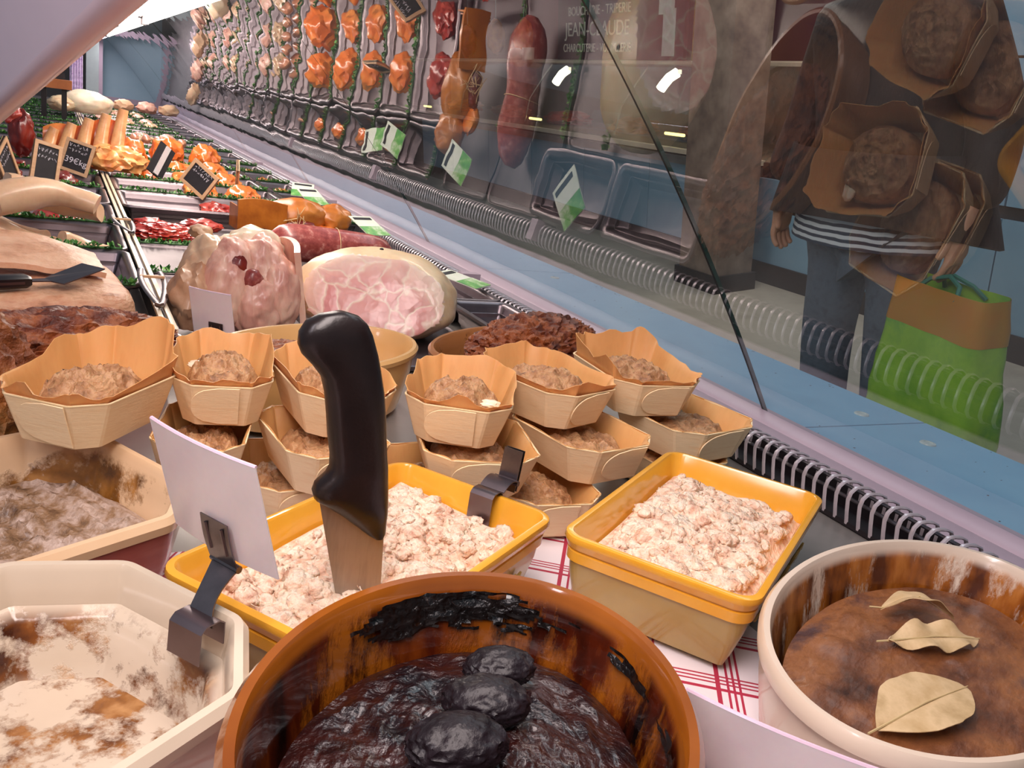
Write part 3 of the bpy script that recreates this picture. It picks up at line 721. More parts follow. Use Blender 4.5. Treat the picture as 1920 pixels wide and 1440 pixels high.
# ================================================================== CRUSTED PATES BEHIND
def crust_me(rx, ry, rz, seed, amp=.13): return lump_geo(rx, ry, rz, amp, 4.6, seed, 6, .35, ridge=True)
t = thing('orange_terrine', 'orange glazed oval terrine with a domed dark-crusted pate, by the server side', 'dish', (-.002, 1.140, .004), (0, 0, R(26)))
so = oval(.168, .095, 96)
dish_geo(so, .074, .009, .02, .004).build('body', mat('orange_glaze', ['#d8572b', '#e46a3a'], 7, .2, coat=.5), t)
crust_me(.138, .072, .046, 3).build('browned_pate', m_crust, t, loc=(0, 0, .066))
t = thing('round_pate', 'whole domed pate with coarse orange-brown crust behind the cream dish', 'pate', (-.112, .925, .012))
crust_me(.098, .088, .120, 9, .10).build('crust', mat('soft_crust', ['#4f2413', '#8a4d28', '#ad7038', '#6f582e'], 17, .5, bump=1, bscale=150, coat=.08), t, loc=(0, 0, .050))
G().box((.055, -.040, .010), (.12, .12, .014), Matrix.Rotation(.5, 3, 'Z')).build('fat_slab', m_fat, t)
t = thing('tan_oval_terrine', 'tan oval terrine dish mostly emptied with crust left at one end', 'dish', (.310, 1.110, .004), (0, 0, R(25)))
st = oval(.156, .102, 96)
dish_geo(st, .092, .009, .02, .004).build('body', stained('tan_glaze2', ['#dca766', '#e8ba7c'], ['#6d3216', '#a4622d'], .03, .085, .40, .25, False, 2, '#3a1a0e', .4, 20), t)
crust_me(.070, .060, .030, 14).build('crust_remnant', m_crust, t, loc=(-.055, .005, .062))
t = thing('brown_oval_terrine', 'brown oval terrine with a tall dark-crusted pate, nearest the grille', 'dish', (.622, 1.135, .004), (0, 0, R(27)))
sb = oval(.170, .100, 96)
dish_geo(sb, .090, .009, .02, .004).build('body', stained('brown_glaze2', ['#a3683a', '#b57a48'], ['#5d3118', '#8d5a2c'], .03, .085, .5, .25, False, 4, '#3a1a0e', .4, 20), t)
crust_me(.125, .074, .055, 21).build('browned_pate', m_crust, t, loc=(.045, -.005, .068))

# ================================================================== HAMS
t = thing('cooked_ham', 'large cooked ham with pink cut face and pale rind, before the steel trays', 'ham', (.527, 1.525, .0075))
def ham_pt(u, v, grow=0):
    a = 2*math.pi*u; ph = math.pi*(v - .5)
    x = .148*math.cos(ph)*math.cos(a); y = .155*math.cos(ph)*math.sin(a); z = .090*math.sin(ph)
    return Vector((x, y, z))
g = lump_geo(.150, .150, .084, .05, 1.7, 2, 5, .7)
cut_n = Vector((-.30, -.72, .42)).normalized(); cut_d = .078
v2 = []
for p in g.v:
    p = Vector(p); q = p.dot(cut_n) - cut_d
    if q > 0: p = p - cut_n * q * .90
    v2.append(p)
cent = cut_n * cut_d
def facemask(p): return max(0, (Vector(p).dot(cut_n) - cut_d + .006))
f_in, f_out = [], []
for f in g.f:
    c = sum((v2[i] for i in f), Vector()) / 3
    (f_in if c.dot(cut_n) > cut_d - .003 else f_out).append(f)
gr_ = G(); gr_.add([p + Vector((0, 0, .0665)) for p in v2], f_out); gr_.build('rind', m_rind, t)
def ham_face_mat():
    m = bpy.data.materials.new('ham_face'); m.use_nodes = True; nt = m.node_tree; N = nt.nodes; L = nt.links; p = N['Principled BSDF']
    p.inputs['Roughness'].default_value = .3; p.inputs['Coat Weight'].default_value = .3; p.inputs['Subsurface Weight'].default_value = .2; p.inputs['Subsurface Scale'].default_value = .006
    tc = N.new('ShaderNodeTexCoord'); n = N.new('ShaderNodeTexNoise'); n.inputs['Scale'].default_value = 9; n.inputs['Detail'].default_value = 4; L.new(tc.outputs['Object'], n.inputs['Vector'])
    mv = N.new('ShaderNodeMix'); mv.data_type = 'VECTOR'; mv.inputs['Factor'].default_value = .12; L.new(tc.outputs['Object'], mv.inputs['A']); L.new(n.outputs['Color'], mv.inputs['B'])
    vo = N.new('ShaderNodeTexVoronoi'); vo.feature = 'DISTANCE_TO_EDGE'; vo.inputs['Scale'].default_value = 22; L.new(mv.outputs['Result'], vo.inputs['Vector'])
    vc = N.new('ShaderNodeTexVoronoi'); vc.inputs['Scale'].default_value = 22; L.new(mv.outputs['Result'], vc.inputs['Vector'])
    r1 = N.new('ShaderNodeValToRGB'); e = r1.color_ramp.elements; e[0].position = 0; e[0].color = srgb('#d97f80'); e[1].position = 1; e[1].color = srgb('#f3c3b4'); L.new(vc.outputs['Color'], r1.inputs[0])
    r2 = N.new('ShaderNodeValToRGB'); e = r2.color_ramp.elements; e[0].position = .0; e[0].color = (1, 1, 1, 1); e[1].position = .09; e[1].color = (0, 0, 0, 1); L.new(vo.outputs['Distance'], r2.inputs[0])
    mx = N.new('ShaderNodeMix'); mx.data_type = 'RGBA'; mx.inputs['B'].default_value = srgb('#f5dcc6'); L.new(r2.outputs[0], mx.inputs['Factor']); L.new(r1.outputs[0], mx.inputs['A'])
    dv = N.new('ShaderNodeVectorMath'); dv.operation = 'DISTANCE'; dv.inputs[1].default_value = (.01, -.058, .092); L.new(mv.outputs['Result'], dv.inputs[0])
    rd = N.new('ShaderNodeMapRange'); rd.inputs['From Min'].default_value = .10; rd.inputs['From Max'].default_value = .145; L.new(dv.outputs['Value'], rd.inputs['Value'])
    m3 = N.new('ShaderNodeMix'); m3.data_type = 'RGBA'; m3.inputs['B'].default_value = srgb('#f4dcc8'); L.new(rd.outputs[0], m3.inputs['Factor']); L.new(mx.outputs['Result'], m3.inputs['A'])
    L.new(m3.outputs['Result'], p.inputs['Base Color'])
    b = N.new('ShaderNodeBump'); b.inputs['Strength'].default_value = .8; b.inputs['Distance'].default_value = .006; L.new(vo.outputs['Distance'], b.inputs['Height']); L.new(b.outputs[0], p.inputs['Normal'])
    return m
m_hamface = ham_face_mat()
gf = G(); gf.add([p + Vector((0, 0, .0665)) for p in v2], f_in); gf.build('cut_face', m_hamface, t)
g = G(); 
for pts in ([(.02, -.115, .075), (.05, -.105, .085), (.075, -.08, .08), (.085, -.07, .065)], [(-.10, -.07, .05), (-.06, -.095, .075), (-.02, -.10, .085)], [(.03, -.12, .04), (.06, -.105, .035), (.075, -.10, .01)]):
    pass
t = thing('ham_hock', 'opened cooked ham hock with a hanging skin flap, behind the small price plate', 'ham', (.277, 1.515, .0085))
for k, (x, y, z, a_, b_, c_, mm) in enumerate([(.03, -.01, .075, .055, .075, .085, m_ham), (-.02, -.035, .07, .05, .055, .08, m_ham), (.055, -.045, .06, .040, .05, .07, m_ham), (.0, .03, .08, .08, .06, .075, m_fat), (-.045, .0, .085, .05, .06, .07, m_trotter), (.02, -.065, .05, .045, .04, .055, m_ham)]):
    lump_geo(a_, b_, c_, .13, 1.7, 60 + k, 5, .8).build('muscle', mm, t, loc=(x, y, max(z, c_*.95)))
lump_geo(.040, .055, .060, .22, 2.2, 8, 4, .8).build('brown_side', mat('brown_meat', ['#a5714f', '#c79a78', '#d8b08e'], 10, .4, bump=.4, bscale=40, coat=.2), t, loc=(-.074, -.03, .058))
lump_geo(.052, .030, .035, .2, 2.0, 12, 4, 1).build('fat_cap', m_fat, t, loc=(.025, .02, .135))
def flap(u, v): return (.082 + .022*v + .006*math.sin(5*u), -.075 + .13*u, .150 - .140*v + .012*math.sin(3*u))
G().sheet(flap, 10, 12, .010).build('skin_flap', m_ham, t)
for k, (x, y, z) in enumerate([(-.012, -.062, .118), (.008, -.078, .098)]):
    lump_geo(.016, .014, .022, .15, 2, 30+k, 3, 1).build('dark_muscle', m_rawdark if k == 0 else m_salami, t, loc=(x, y, z))
lump_geo(.020, .03, .012, .2, 2, 41, 3, 1).build('bone_end', mat('bone', ['#7a4b2c', '#c9a07a'], 20, .5), t, loc=(-.055, .07, .150))

# ================================================================== PATE BLOCK WITH KNIFE, TROTTERS, SAUSAGE, SMOKED ROLL
t = thing('pate_block', 'round-cornered beige country pate block carrying a sliced piece', 'pate', (-.055, 1.412, .004), (0, 0, R(6)))
sp = rrect(.150, .135, .055, 8, 5); g = G()
rings = []
for i, (ins, z) in enumerate([(.008, 0), (0, .006), (-.002, .05), (.0, .082), (.004, .092), (.012, .099), (.05, .101), (.09, .1015)]):
    rings.append([(x + .0025*fbm((x, y, z), 30, 3, 1), y + .0025*fbm((x, y, z), 30, 3, 2), z + .0012*fbm((x, y, z), 25, 3, 3)) for x, y in sp(ins)])
g.loft(rings)
g.build('body', mat('country_pate', ['#a06a4a', '#c98f6a', '#d8a884', '#b27e58'], 26, .5, bump=.6, bscale=100, stretch=(1, 1, 2.5), sss=.1), t)
def slc(u, v):
    a = (u-.5)*.26; return (a - .01, (v-.5)*.15 + .055, .1045 + .030*(1-(2*u-1)**2)*(.4+.6*v) + .006*fbm((u*3, v*3, 0), 1, 3, 4))
G().sheet(slc, 20, 12, .008).build('cut_slice', mat('pate_slice', ['#b98260', '#dca986', '#e6bd9c'], 20, .45, bump=.4, bscale=80, sss=.15), t)
t = thing('spatula_knife', 'flat steel pate server with black riveted handle resting on the pate block', 'server', (-.045, 1.318, .1085), (0, 0, R(25)))
G().loft([[(x, y*.013*s, z + .009 + q*.009*s) for y, q in ((-1, -.6), (-.6, -1), (.6, -1), (1, -.6), (1, .6), (.6, 1), (-.6, 1), (-1, .6))] for x, s, z in ((-.10, .75, 0), (-.09, 1, 0), (-.03, 1, 0), (.010, .95, 0), (.016, .7, 0))]).build('handle', m_black, t)
G().box((-.045, -.0131, .009), (.10, .001, .0035)).build('tang', m_steel, t)
bp_ = [(.014, -.006), (.040, -.010), (.048, -.030), (.112, -.016), (.104, .034), (.052, .020), (.040, .008), (.014, .006)]
g = G(); g.loft([[(x, y, z + .25*max(0, x-.05)) for x, y in bp_] for z in (.008, .0095)]); g.build('blade', m_steel, t, smooth=False)

def trotter_me(seed, l=.19, r=.031):
    P = []; rr = []
    for i in range(13):
        u = i/12; P.append((l*(u-.5), .045*math.sin(u*2.4+seed), .02*math.sin(u*3+seed*2))); rr.append(r*(.75 + .35*math.sin(u*5+seed) * .5 + .25*(1-u)))
    g = G(); g.tube(P, rr, 14)
    g.v = [tuple(Vector(p) + Vector((1, 1, 1)) * .004 * fbm(p, 22, 3, seed)) for p in g.v]; return g.mesh('trotter', m_trotter)
for i, (x, y, z, rz, s, lb) in enumerate([(-.015, 2.075, .112, .10, 1.05, 'long curved pale trotter lying across the top of the heap'), (.0, 2.150, .112, .05, .95, 'pale trotter with split end on top of the heap, farther back'), (-.10, 2.17, .045, .0, .9, 'pale trotter at the bottom of the heap, farthest back'), (-.08, 2.095, .045, .0, .85, 'trotter at the bottom of the heap in its middle'), (-.09, 2.025, .045, .0, .8, 'trotter at the bottom of the heap by the parsley'), (.062, 2.04, .042, .3, .48, 'short round trotter end by the divider')]):
    o = place('pork_trotter', trotter_me(1 if i > 1 else i), None, loc=(x, y, z), rot=(0, 0, rz)); o.scale = (s, s*.9, s)
    tag(o, lb, 'trotter', 'pale trotters in the steel tray')
t = thing('smoked_roll', 'stack of folded orange-brown smoked skins tied with string', 'smoked meat', (.575, 2.45, .036), (0, 0, R(4)))
lump_geo(.085, .055, .048, .12, 1.6, 4, 4, .8).build('wide_fold', m_smoked, t, loc=(.02, 0, .048))
lump_geo(.055, .050, .042, .15, 1.8, 5, 4, .8).build('end_fold', m_smoked, t, loc=(.125, .01, .042))
def fold(k): 
    return lambda u, v: (-.155 + .008*k + .13*u, -.045 + .004*k, .010 + .075*v - .004*k + .006*math.sin(4*u))
G().sheet(fold(0), 6, 6, .012).build('front_sheet', m_smoked, t)
for k in range(1, 4): G().sheet(lambda u, v, k=k: (-.158 + .006*k, -.045 + .09*u, .004 + .07*v - .008*k*v), 4, 4, .004).build('sheet_edge', m_smoked, t)
g = G(); rs = random.Random(3)
for k in range(14):
    a = Vector((-.01 + rs.uniform(-.02, .03), -.062, .03 + rs.uniform(-.02, .02))); g.tube([a, a + Vector((rs.uniform(-.02, .02), -.012, rs.uniform(-.01, .02))), a + Vector((rs.uniform(-.04, .03), -.006, rs.uniform(-.02, .035)))], .0011, 4)
tag(g.build('string_ends', mat('string', ['#d9b98a'], rough=.8), t), kind='stuff')
lump_geo(.045, .02, .02, .2, 2, 7, 3, 1).build('inner_meat', m_rawdark, t, loc=(.02, -.05, .022))
lump_geo(.04, .035, .018, .2, 2, 9, 3, 1).build('yellow_rind', m_orange, t, loc=(.085, -.035, .012))
t = thing('salami_roll', 'thick dark red dry sausage with speckled skin before the smoked skins', 'sausage', (.60, 2.10, .061))
g = G(); P = [(-.150 + .30*i/16, 0, 0) for i in range(17)]
g.tube(P, [.045 * min(1, math.sqrt(max(.02, 1 - (abs(i-8)/8.2)**6))) for i in range(17)], 22); g.build('body', m_salami, t, rot=(0, .06, -.03))
G().tube([(.008, .047*math.cos(q), .047*math.sin(q)) for q in (2*math.pi*k/24 for k in range(25))], .0009, 4).build('string', mat('string', ['#d9b98a'], rough=.8), t)

# ================================================================== STEEL TRAYS, PARSLEY STRIPS, TRAY CONTENTS
ORD = ['front', 'second', 'third', 'fourth', 'fifth', 'sixth', 'seventh', 'eighth', 'ninth', 'tenth', 'eleventh', 'twelfth', 'thirteenth', 'fourteenth', 'fifteenth', 'sixteenth', 'seventeenth', 'eighteenth', 'nineteenth', 'twentieth', 'twenty-first', 'twenty-second', 'twenty-third', 'twenty-fourth']
def tray_mesh(hx, hy):
    sh = rrect(hx, hy, .028, 5, 3); g = G()
    rings = [ring(sh, i, z) for i, z in [(.034, .000), (.030, .004), (.017, .047), (.002, .047), (-.001, .050), (.001, .0545), (.005, .0555), (.012, .0545), (.0165, .050), (.0185, .036), (.0225, .034), (.0245, .016), (.031, .006), (.038, .0045)]]
    g.loft(rings, True, True); return g.mesh('steel_tray', m_steel)
TR = tray_mesh(.262, .162)
def parsley_mesh(seed, n=240, L_=.50):
    g = G(); r_ = random.Random(seed)
    g.tube([(-L_/2, 0, .004), (L_/2, 0, .004)], .0025, 5, 0)
    for k in range(n):
        x = r_.uniform(-L_/2, L_/2); a = r_.uniform(0, 6.28); el = r_.uniform(.1, 1.4); l = r_.uniform(.008, .017); wd = l*.55
        d = Vector((math.cos(a)*math.cos(el), math.sin(a)*math.cos(el), math.sin(el))); s = d.cross(Vector((0, 0, 1))).normalized()*wd/2
        b = Vector((x, r_.uniform(-.006, .006), .004)); m_ = b + d*l*.55; m_.z += .002
        g.add([b, m_ + s, b + d*l, m_ - s], [(0, 1, 2), (0, 2, 3)], 0 if r_.random() < .75 else 1)
    return g.mesh('leaf_fringe', [m_green, m_green2], False)
PARS = [parsley_mesh(i) for i in range(3)]
def link_mesh(seed):
    g = G(); r_ = random.Random(seed)
    for k in range(7):
        a = r_.uniform(-.6, .6); c = Vector((-.11 + .036*k, r_.uniform(-.05, .05), r_.uniform(.0, .03))); l = .06
        P = [c + Vector((math.cos(a+1.2)*l*(u-.5), math.sin(a+1.2)*l*(u-.5), .012*math.sin(u*3.1))) for u in (i/8 for i in range(9))]
        g.tube(P, [.017*max(.2, math.sqrt(max(0, 1-(2*i/8-1)**4))) for i in range(9)], 10)
    return g
LUMP = {}
def lumps(kind):
    if kind not in LUMP:
        spec = {'orange': (m_orange, (.075, .06, .034), .22, 2.0), 'red': (m_raw, (.07, .055, .026), .25, 2.2), 'dark': (m_rawdark, (.075, .055, .03), .25, 2.0), 'pale': (m_trotter, (.07, .05, .03), .25, 2.2), 'pink': (m_ham, (.075, .055, .032), .2, 1.8), 'saus': (m_saus, (.065, .021, .021), .08, 1.5)}[kind]
        LUMP[kind] = [lump_geo(*spec[1], spec[2], spec[3], 60 + 7*i, 4, .75).mesh('meat_cut', spec[0]) for i in range(3)]
    return LUMP[kind]
WORDS = {'orange': ('orange marinated pork cut', 'pork cut'), 'red': ('fresh red beef cut', 'beef cut'), 'dark': ('dark red beef cut', 'beef cut'), 'pale': ('pale poultry piece', 'poultry'), 'pink': ('pink veal cut', 'veal cut'), 'saus': ('fat brown fresh sausage', 'sausage')}
NTH = ['first', 'second', 'third', 'fourth', 'fifth', 'sixth', 'seventh']
XL, XR = -.128, .424
rows = 22
cont = {('L', 2): None, ('L', 3): 'red', ('L', 4): 'dark', ('L', 5): 'dark', ('L', 6): 'red', ('L', 7): 'dark', ('L', 8): 'saus', ('L', 9): 'pink', ('L', 10): 'pale',
        ('R', 2): None, ('R', 4): 'red', ('R', 5): 'orange', ('R', 6): 'orange', ('R', 7): 'orange', ('R', 9): 'saus', ('R', 11): 'pale', ('R', 12): 'pink', ('R', 13): 'saus', ('R', 14): 'saus', ('R', 15): 'pale', ('R', 16): 'pink', ('R', 17): 'saus', ('R', 18): 'pink', ('R', 19): 'pale'}
rc = random.Random(12)
for k in range(rows):
    yc = 1.27 + .33*k + .165
    for col, xc in (('L', XL), ('R', XR)):
        if k == 0 and col == 'L' or k < 4 and col == 'R': continue
        side = 'on the glass side' if col == 'R' else 'on the server side'
        o = place('steel_tray', TR, None, loc=(xc, yc, .0005)); tag(o, f'rectangular steel food tray {side}, {ORD[k]} row from the hams', 'tray', 'steel trays in two columns')
        if k >= 1 and k not in (4,):
            q = place('parsley_strip', PARS[(k + (col == 'R')) % 3], None, loc=(xc, yc - .170, .0545), rot=(0, 0, rc.uniform(-.01, .01)))
            tag(q, f'green plastic parsley strip along the {ORD[k]} tray row {side}', 'parsley garland', 'parsley strips between trays')
        kd = cont.get((col, k))
        if kd:
            n = 3 if kd != 'saus' else 6
            if k >= 11: n = 3
            for i in range(n):
                ms = lumps(kd)[i % 3]; x = xc - .205 + .41*(i + .5)/n
                if (col, k) in (('R', 4), ('R', 5)) and i == 0: continue
                o = place('meat_cut' if kd != 'saus' else 'fresh_sausage', ms, None, loc=(x, yc + rc.uniform(-.02, .02), 0), rot=(0, 0, 1.57 + rc.uniform(-.12, .12) + 3.14*(i % 2)))
                s_ = rc.uniform(.86, 1.0); o.scale = (s_, s_, s_ * (1.35 if kd != 'saus' else 1)); o.location.z = .0075 - o.scale.z * min(v.co.z for v in ms.vertices)
                tag(o, f'{WORDS[kd][0]}, {NTH[i]} from the rails, {ORD[k]}-row tray {side}' if col == 'R' else f'{WORDS[kd][0]}, {NTH[n-1-i]} from the rails, {ORD[k]}-row tray {side}', WORDS[kd][1], f'{WORDS[kd][0]}s in the {ORD[k]} row {side}')
def platter(x0, x1, y0, y1, label):
    sh = rrect((x1-x0)/2, (y1-y0)/2, .03, 5, 3); g = G()
    g.loft([ring(sh, i, z) for i, z in [(.004, 0), (.0, .003), (-.001, .010), (.002, .0115), (.005, .010), (.007, .0065), (.014, .005)]])
    tag(g.build('steel_platter', mat('platter_steel', ['#5f5659', '#746a6d'], 8, .45, metal=.9), loc=((x0+x1)/2, (y0+y1)/2, .0005)), label, 'platter')
platter(.165, .688, 1.285, 1.915, 'flat steel platter under the two hams')
platter(.165, .838, 1.935, 2.255, 'flat steel platter under the dry sausage')
platter(.165, .838, 2.265, 2.585, 'flat steel platter under the smoked skins')
for k, y in ((1, 1.72), (2, 1.925), (3, 2.262)):
    q = place('parsley_strip', PARS[k % 3], None, loc=(.424, y, .012)); tag(q, ['', 'parsley strip crossing behind the hams', 'parsley strip before the dry sausage', 'parsley strip before the smoked skins'][k], 'parsley garland', 'parsley strips between trays')
# third strip of narrow trays along the grille
TN = tray_mesh(.070, .162)
for k in range(rows):
    if k in (2, 3): continue
    o = place('steel_tray', TN, None, loc=(.7625, 1.27 + .33*k + .165, .0005)); tag(o, f'narrow steel tray beside the wire grille, {ORD[k]} row from the hams', 'tray', 'narrow trays along the grille')
    if k in (4, 5, 6, 7, 8, 9, 11, 13):
        q = place('parsley_strip', PARS[k % 3], None, loc=(.7625, 1.27 + .33*k - .005, .0545)); q.scale = (.26, 1, 1); tag(q, f'short parsley strip by the grille at the {ORD[k]} row', 'parsley garland', 'parsley strips between trays')
        if k > 4:
            kd = 'orange' if k < 9 else 'saus'
            o = place('meat_cut' if kd != 'saus' else 'fresh_sausage', lumps(kd)[k % 3], None, loc=(.7625, 1.27 + .33*k + .165, .032), rot=(0, 0, 1.57)); o.scale = (.85, .42, .6)
            tag(o, f'{WORDS[kd][0]} in the narrow {ORD[k]}-row tray by the grille', WORDS[kd][1])
# extra orange heap and heap of sausages that stand above the trays
for i, (x, y, s, rz) in enumerate([(.285, 4.07, 1.0, 1.57), (.425, 4.07, 1.15, 1.5), (.575, 4.07, 1.05, 1.6)]):
    o = place('meat_cut', lumps('orange')[i], None, loc=(x, y, 0), rot=(0, 0, rz)); o.scale = (s, s, s*2.0); o.location.z = .0075 - o.scale.z * min(v.co.z for v in o.data.vertices)
    tag(o, ['orange joint at the server end of the raised heap', 'largest orange joint in the middle of the raised heap', 'orange joint at the glass end of the raised heap'][i], 'pork cut', 'raised orange joints')
for i in range(13):
    lay = i // 7; j = i % 7
    o = place('fresh_sausage', lumps('saus')[i % 3], None, loc=(.262 + .054*j + .027*lay, 4.735, .032 + .052*lay), rot=(0, 0, 1.57))
    tag(o, NTH[j] + [' brown sausage from the rails in the lower layer of the heap', ' brown sausage from the rails on top of the heap'][lay], 'sausage', ['heaped fresh sausages, lower layer', 'heaped fresh sausages, top layer'][lay])
# red offcuts near the hock
for i, (x, y, z, s) in enumerate([(.345, 2.45, .036, .72), (.22, 2.47, .030, .55)]):
    o = place('meat_cut', lumps('red')[i], None, loc=(x, y, z)); o.scale = (s, s, s)
    tag(o, ['red meat lump standing before the parsley above the ham hock', 'small red meat lump at the tray divider'][i], 'beef cut')
# divider rails and tongs
t = thing('tray_divider', 'pair of pale rails running between the tray columns', 'rail', (.1475, 1.3, 0))
for x in (-.0065, .0065):
    G().box((x, 3.3, .058), (.007, 6.6, .006)).build('rail_bar', mat('rail_cream', ['#d8c3a4', '#e2d0b4'], 20, .35), t)
G().box((.0, 3.3, .028), (.003, 6.6, .054)).build('rail_web', m_steel_dark, t)
def tongs(label, loc, rz, l=.26):
    t = thing('tongs', label, 'tongs', loc, (0, R(0), R(rz)), 'steel serving tongs')
    for s in (-1, 1):
        P = [(l*(u), s*(.003 + .016*math.sin(u*2.2)), .006 + .002*s) for u in (i/10 for i in range(11))]
        G().tube(P, .0035, 6, flat=(1.5, .5)).build('tong_arm', m_steel, t)
    G().tube([(0, -.004, .006), (-.008, 0, .006), (0, .004, .006)], .004, 6).build('tong_bend', m_steel_dark, t)
    G().box((l*.75, 0, .008), (.006, .040, .004)).build('tong_ring', m_frame, t)
tongs('steel serving tongs lying lengthwise on the rails beside the ham hock', (.143, 1.42, .0615), 88)
tongs('steel serving tongs lying on the rails beside the trotters', (.148, 2.08, .0615), 93, .22)
# printed cards by the grille
m_cardw = mat('card_white', ['#e8e6dd', '#cfd8c0'], 20, .4); m_cardg = mat('card_green', ['#3f8f4c', '#76b05a', '#d8dcc8'], 40, .4)
for i, (x, y, rx, rz, lb) in enumerate([(.812, 1.72, -20, 40, 'green and white printed card lying at the grille beside the ham'), (.800, 2.35, -50, 20, 'green and white printed card leaning behind the dry sausage'), (.785, 2.92, -55, 15, 'green and white printed card leaning near the tied smoked skins'), (.800, 3.12, -50, -15, 'farthest green and white printed card leaning at the grille')]):
    t = thing('printed_card', lb, 'card', (x - .03, y, .062 + .056*math.sin(R(abs(rx)*.4))), (R(-rx*.4), R(0), R(rz)), 'printed cards along the grille')
    G().box((0, 0, .004), (.075, .105, .0016)).build('sheet', m_cardw, t)
    G().box((0, -.028, .0052), (.075, .048, .0008)).build('green_print', m_cardg, t)
    G().box((0, .038, .0052), (.06, .012, .0008)).build('print_line', m_chalk, t)

# ================================================================== CHALKBOARD PRICE TAGS
def chalk(label, loc, rot, w_, h_, back=False, text=None, heading=True, seed=0):
    t = thing('chalk_tag', label, 'price tag', loc, tuple(R(a) for a in rot), 'chalkboard price tags in the trays')
    G().box((0, 0, h_/2), (w_, .006, h_)).build('slate', m_chalk, t, smooth=False)
    bw = .010
    for (cx, cz, dx, dz) in ((0, bw/2, w_, bw), (0, h_-bw/2, w_, bw), (-w_/2+bw/2, h_/2, bw, h_-2*bw), (w_/2-bw/2, h_/2, bw, h_-2*bw)):
        if not back: G().box((cx, -.001, cz), (dx, .010, dz)).build('frame_bar', m_frame, t, smooth=False)
    if back:
        G().box((0, -.006, h_/2), (.018, .006, h_*.95)).build('stand_strut', m_price, t, smooth=False)
    else:
        r_ = random.Random(seed)
        for row in range(2 if heading else 0):
            z = h_*.82 - row*h_*.16; x = -w_*.34
            while x < w_*.3:
                l = r_.uniform(.004, .007); P = [(x + l*q/4, -.0045, z + r_.uniform(-.006, .006)) for q in range(5)]
                G().tube(P, .0007, 4).build('chalk_stroke', m_chalkline, t); x += l + .004
        if text:
            o = place('chalk_price', text_mesh(text, .026, m_chalkline), t, loc=(0, -.0040, h_*.36), rot=(R(90), 0, 0))
    G().tube([(0, .003, -.022), (0, .003, .01)], .0018, 5).build('spike', m_steel_dark, t)
chalk('framed chalk tag facing the lens, nearest the dark red joint', (-.030, 2.85, .050), (-12, 14, 24), .078, .128, seed=1, text=None)
chalk('framed chalk tag priced 39 per kilo before the rib rack', (.052, 3.2, .060), (-8, 14, -14), .088, .104, text='39€kg', seed=2)
chalk('back of a dark chalk tag with a pale strut, before the orange joints', (.300, 3.27, .072), (-10, 35, 28), .066, .115, back=True)
chalk('framed chalk tag leaning over the second parsley row', (.375, 2.9, .076), (-10, 32, -40), .098, .084, seed=4)
chalk('edge-on wooden chalk tag near the smoked skins', (.560, 3.2, .050), (0, -28, 82), .07, .105, seed=5)
chalk('edge-on wooden chalk tag at the rim of the picture by the offal tray', (-.095, 2.7, .070), (0, -38, 70), .08, .13, seed=6)

# ================================================================== FAR MEATS
t = thing('rib_rack', 'rack of orange-red beef ribs standing with bones up', 'ribs', (.09, 3.42, .066), (0, 0, R(-6)))
def slab(u, v): return (-.12 + .25*u, -.03 - .05*v*v, .02 + .13*(1-v)*(.72 + .45*u) + .008*math.sin(11*u))
G().sheet(slab, 20, 10, .028).build('meat_slab', m_orange, t)
for k in range(5):
    x = -.105 + .052*k; h = .085 + .022*k
    P = [(x + .010*u + .012*u*u, -.046 - .055*(1-u)**2, .03 + h*u) for u in (i/8 for i in range(9))]
    G().tube(P, [.012 + .006*(1-i/8) for i in range(9)], 10, flat=(1.35, .8)).build('rib_bone', mat('rib_fat', ['#d98a52', '#eab07a', '#d47a45'], 14, .35, coat=.3, bump=.2, bscale=50), t)
lump_geo(.075, .06, .04, .3, 2.2, 70, 4, .8, ridge=True).build('ragged_end', mat('ragged_fat', ['#d96b30', '#f0a55f', '#f7c98c'], 26, .35, coat=.3, bump=.5, bscale=60), t, loc=(.10, -.085, .034))
t = thing('dark_joint', 'tall dark red aged beef joint standing beside the rib rack', 'beef joint', (-.105, 3.42, .064))
lump_geo(.040, .05, .075, .2, 1.6, 80, 4, 1).build('meat', m_rawdark, t, loc=(.012, 0, .080)); lump_geo(.032, .03, .034, .2, 2, 81, 4, 1).build('top_knob', m_raw, t, loc=(-.012, 0, .138))
t = thing('calf_head', 'large pale cream rind ham resting beyond the ribs', 'rind ham', (.16, 6.5, .078))
lump_geo(.155, .12, .078, .10, 1.4, 90, 4, .8).build('rind', m_fat, t, loc=(.03, 0, .07)); lump_geo(.09, .08, .05, .15, 1.8, 91, 4, .9).build('side', m_rind, t, loc=(-.11, -.05, .05))
t = thing('wooden_stand', 'small wooden bench shelf on dark legs beyond the rind ham', 'stand', (.0, 6.0, .050))
G().box((0, 0, .205), (.19, .14, .05)).build('board', mat('stand_wood', ['#9a5526', '#b66a35'], 10, .5, stretch=(1, 6, 1)), t, smooth=False)
for x in (-.05, .055): G().box((x, 0, .09), (.028, .03, .18)).build('leg', m_black, t, smooth=False)
G().box((.0, .05, .25), (.12, .02, .03)).build('dark_bar', m_black, t, smooth=False)
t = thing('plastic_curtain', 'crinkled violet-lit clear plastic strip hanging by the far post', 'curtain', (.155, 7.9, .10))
G().sheet(lambda u, v: (-.045 + .09*u, .008*math.sin(u*30) + .004*math.sin(v*60), .02 + .42*v), 24, 30, .004).build('strip', mat('violet_lit_plastic', ['#c9a8de', '#e6d4f2', '#b58fd0'], 60, .15, coat=.8, bump=1, bscale=120), t)  # violet light is put into the colour of the clear plastic
t = thing('poultry_heap', 'row of pale plucked poultry at the far end of the counter', 'poultry', (.55, 7.55, .080))
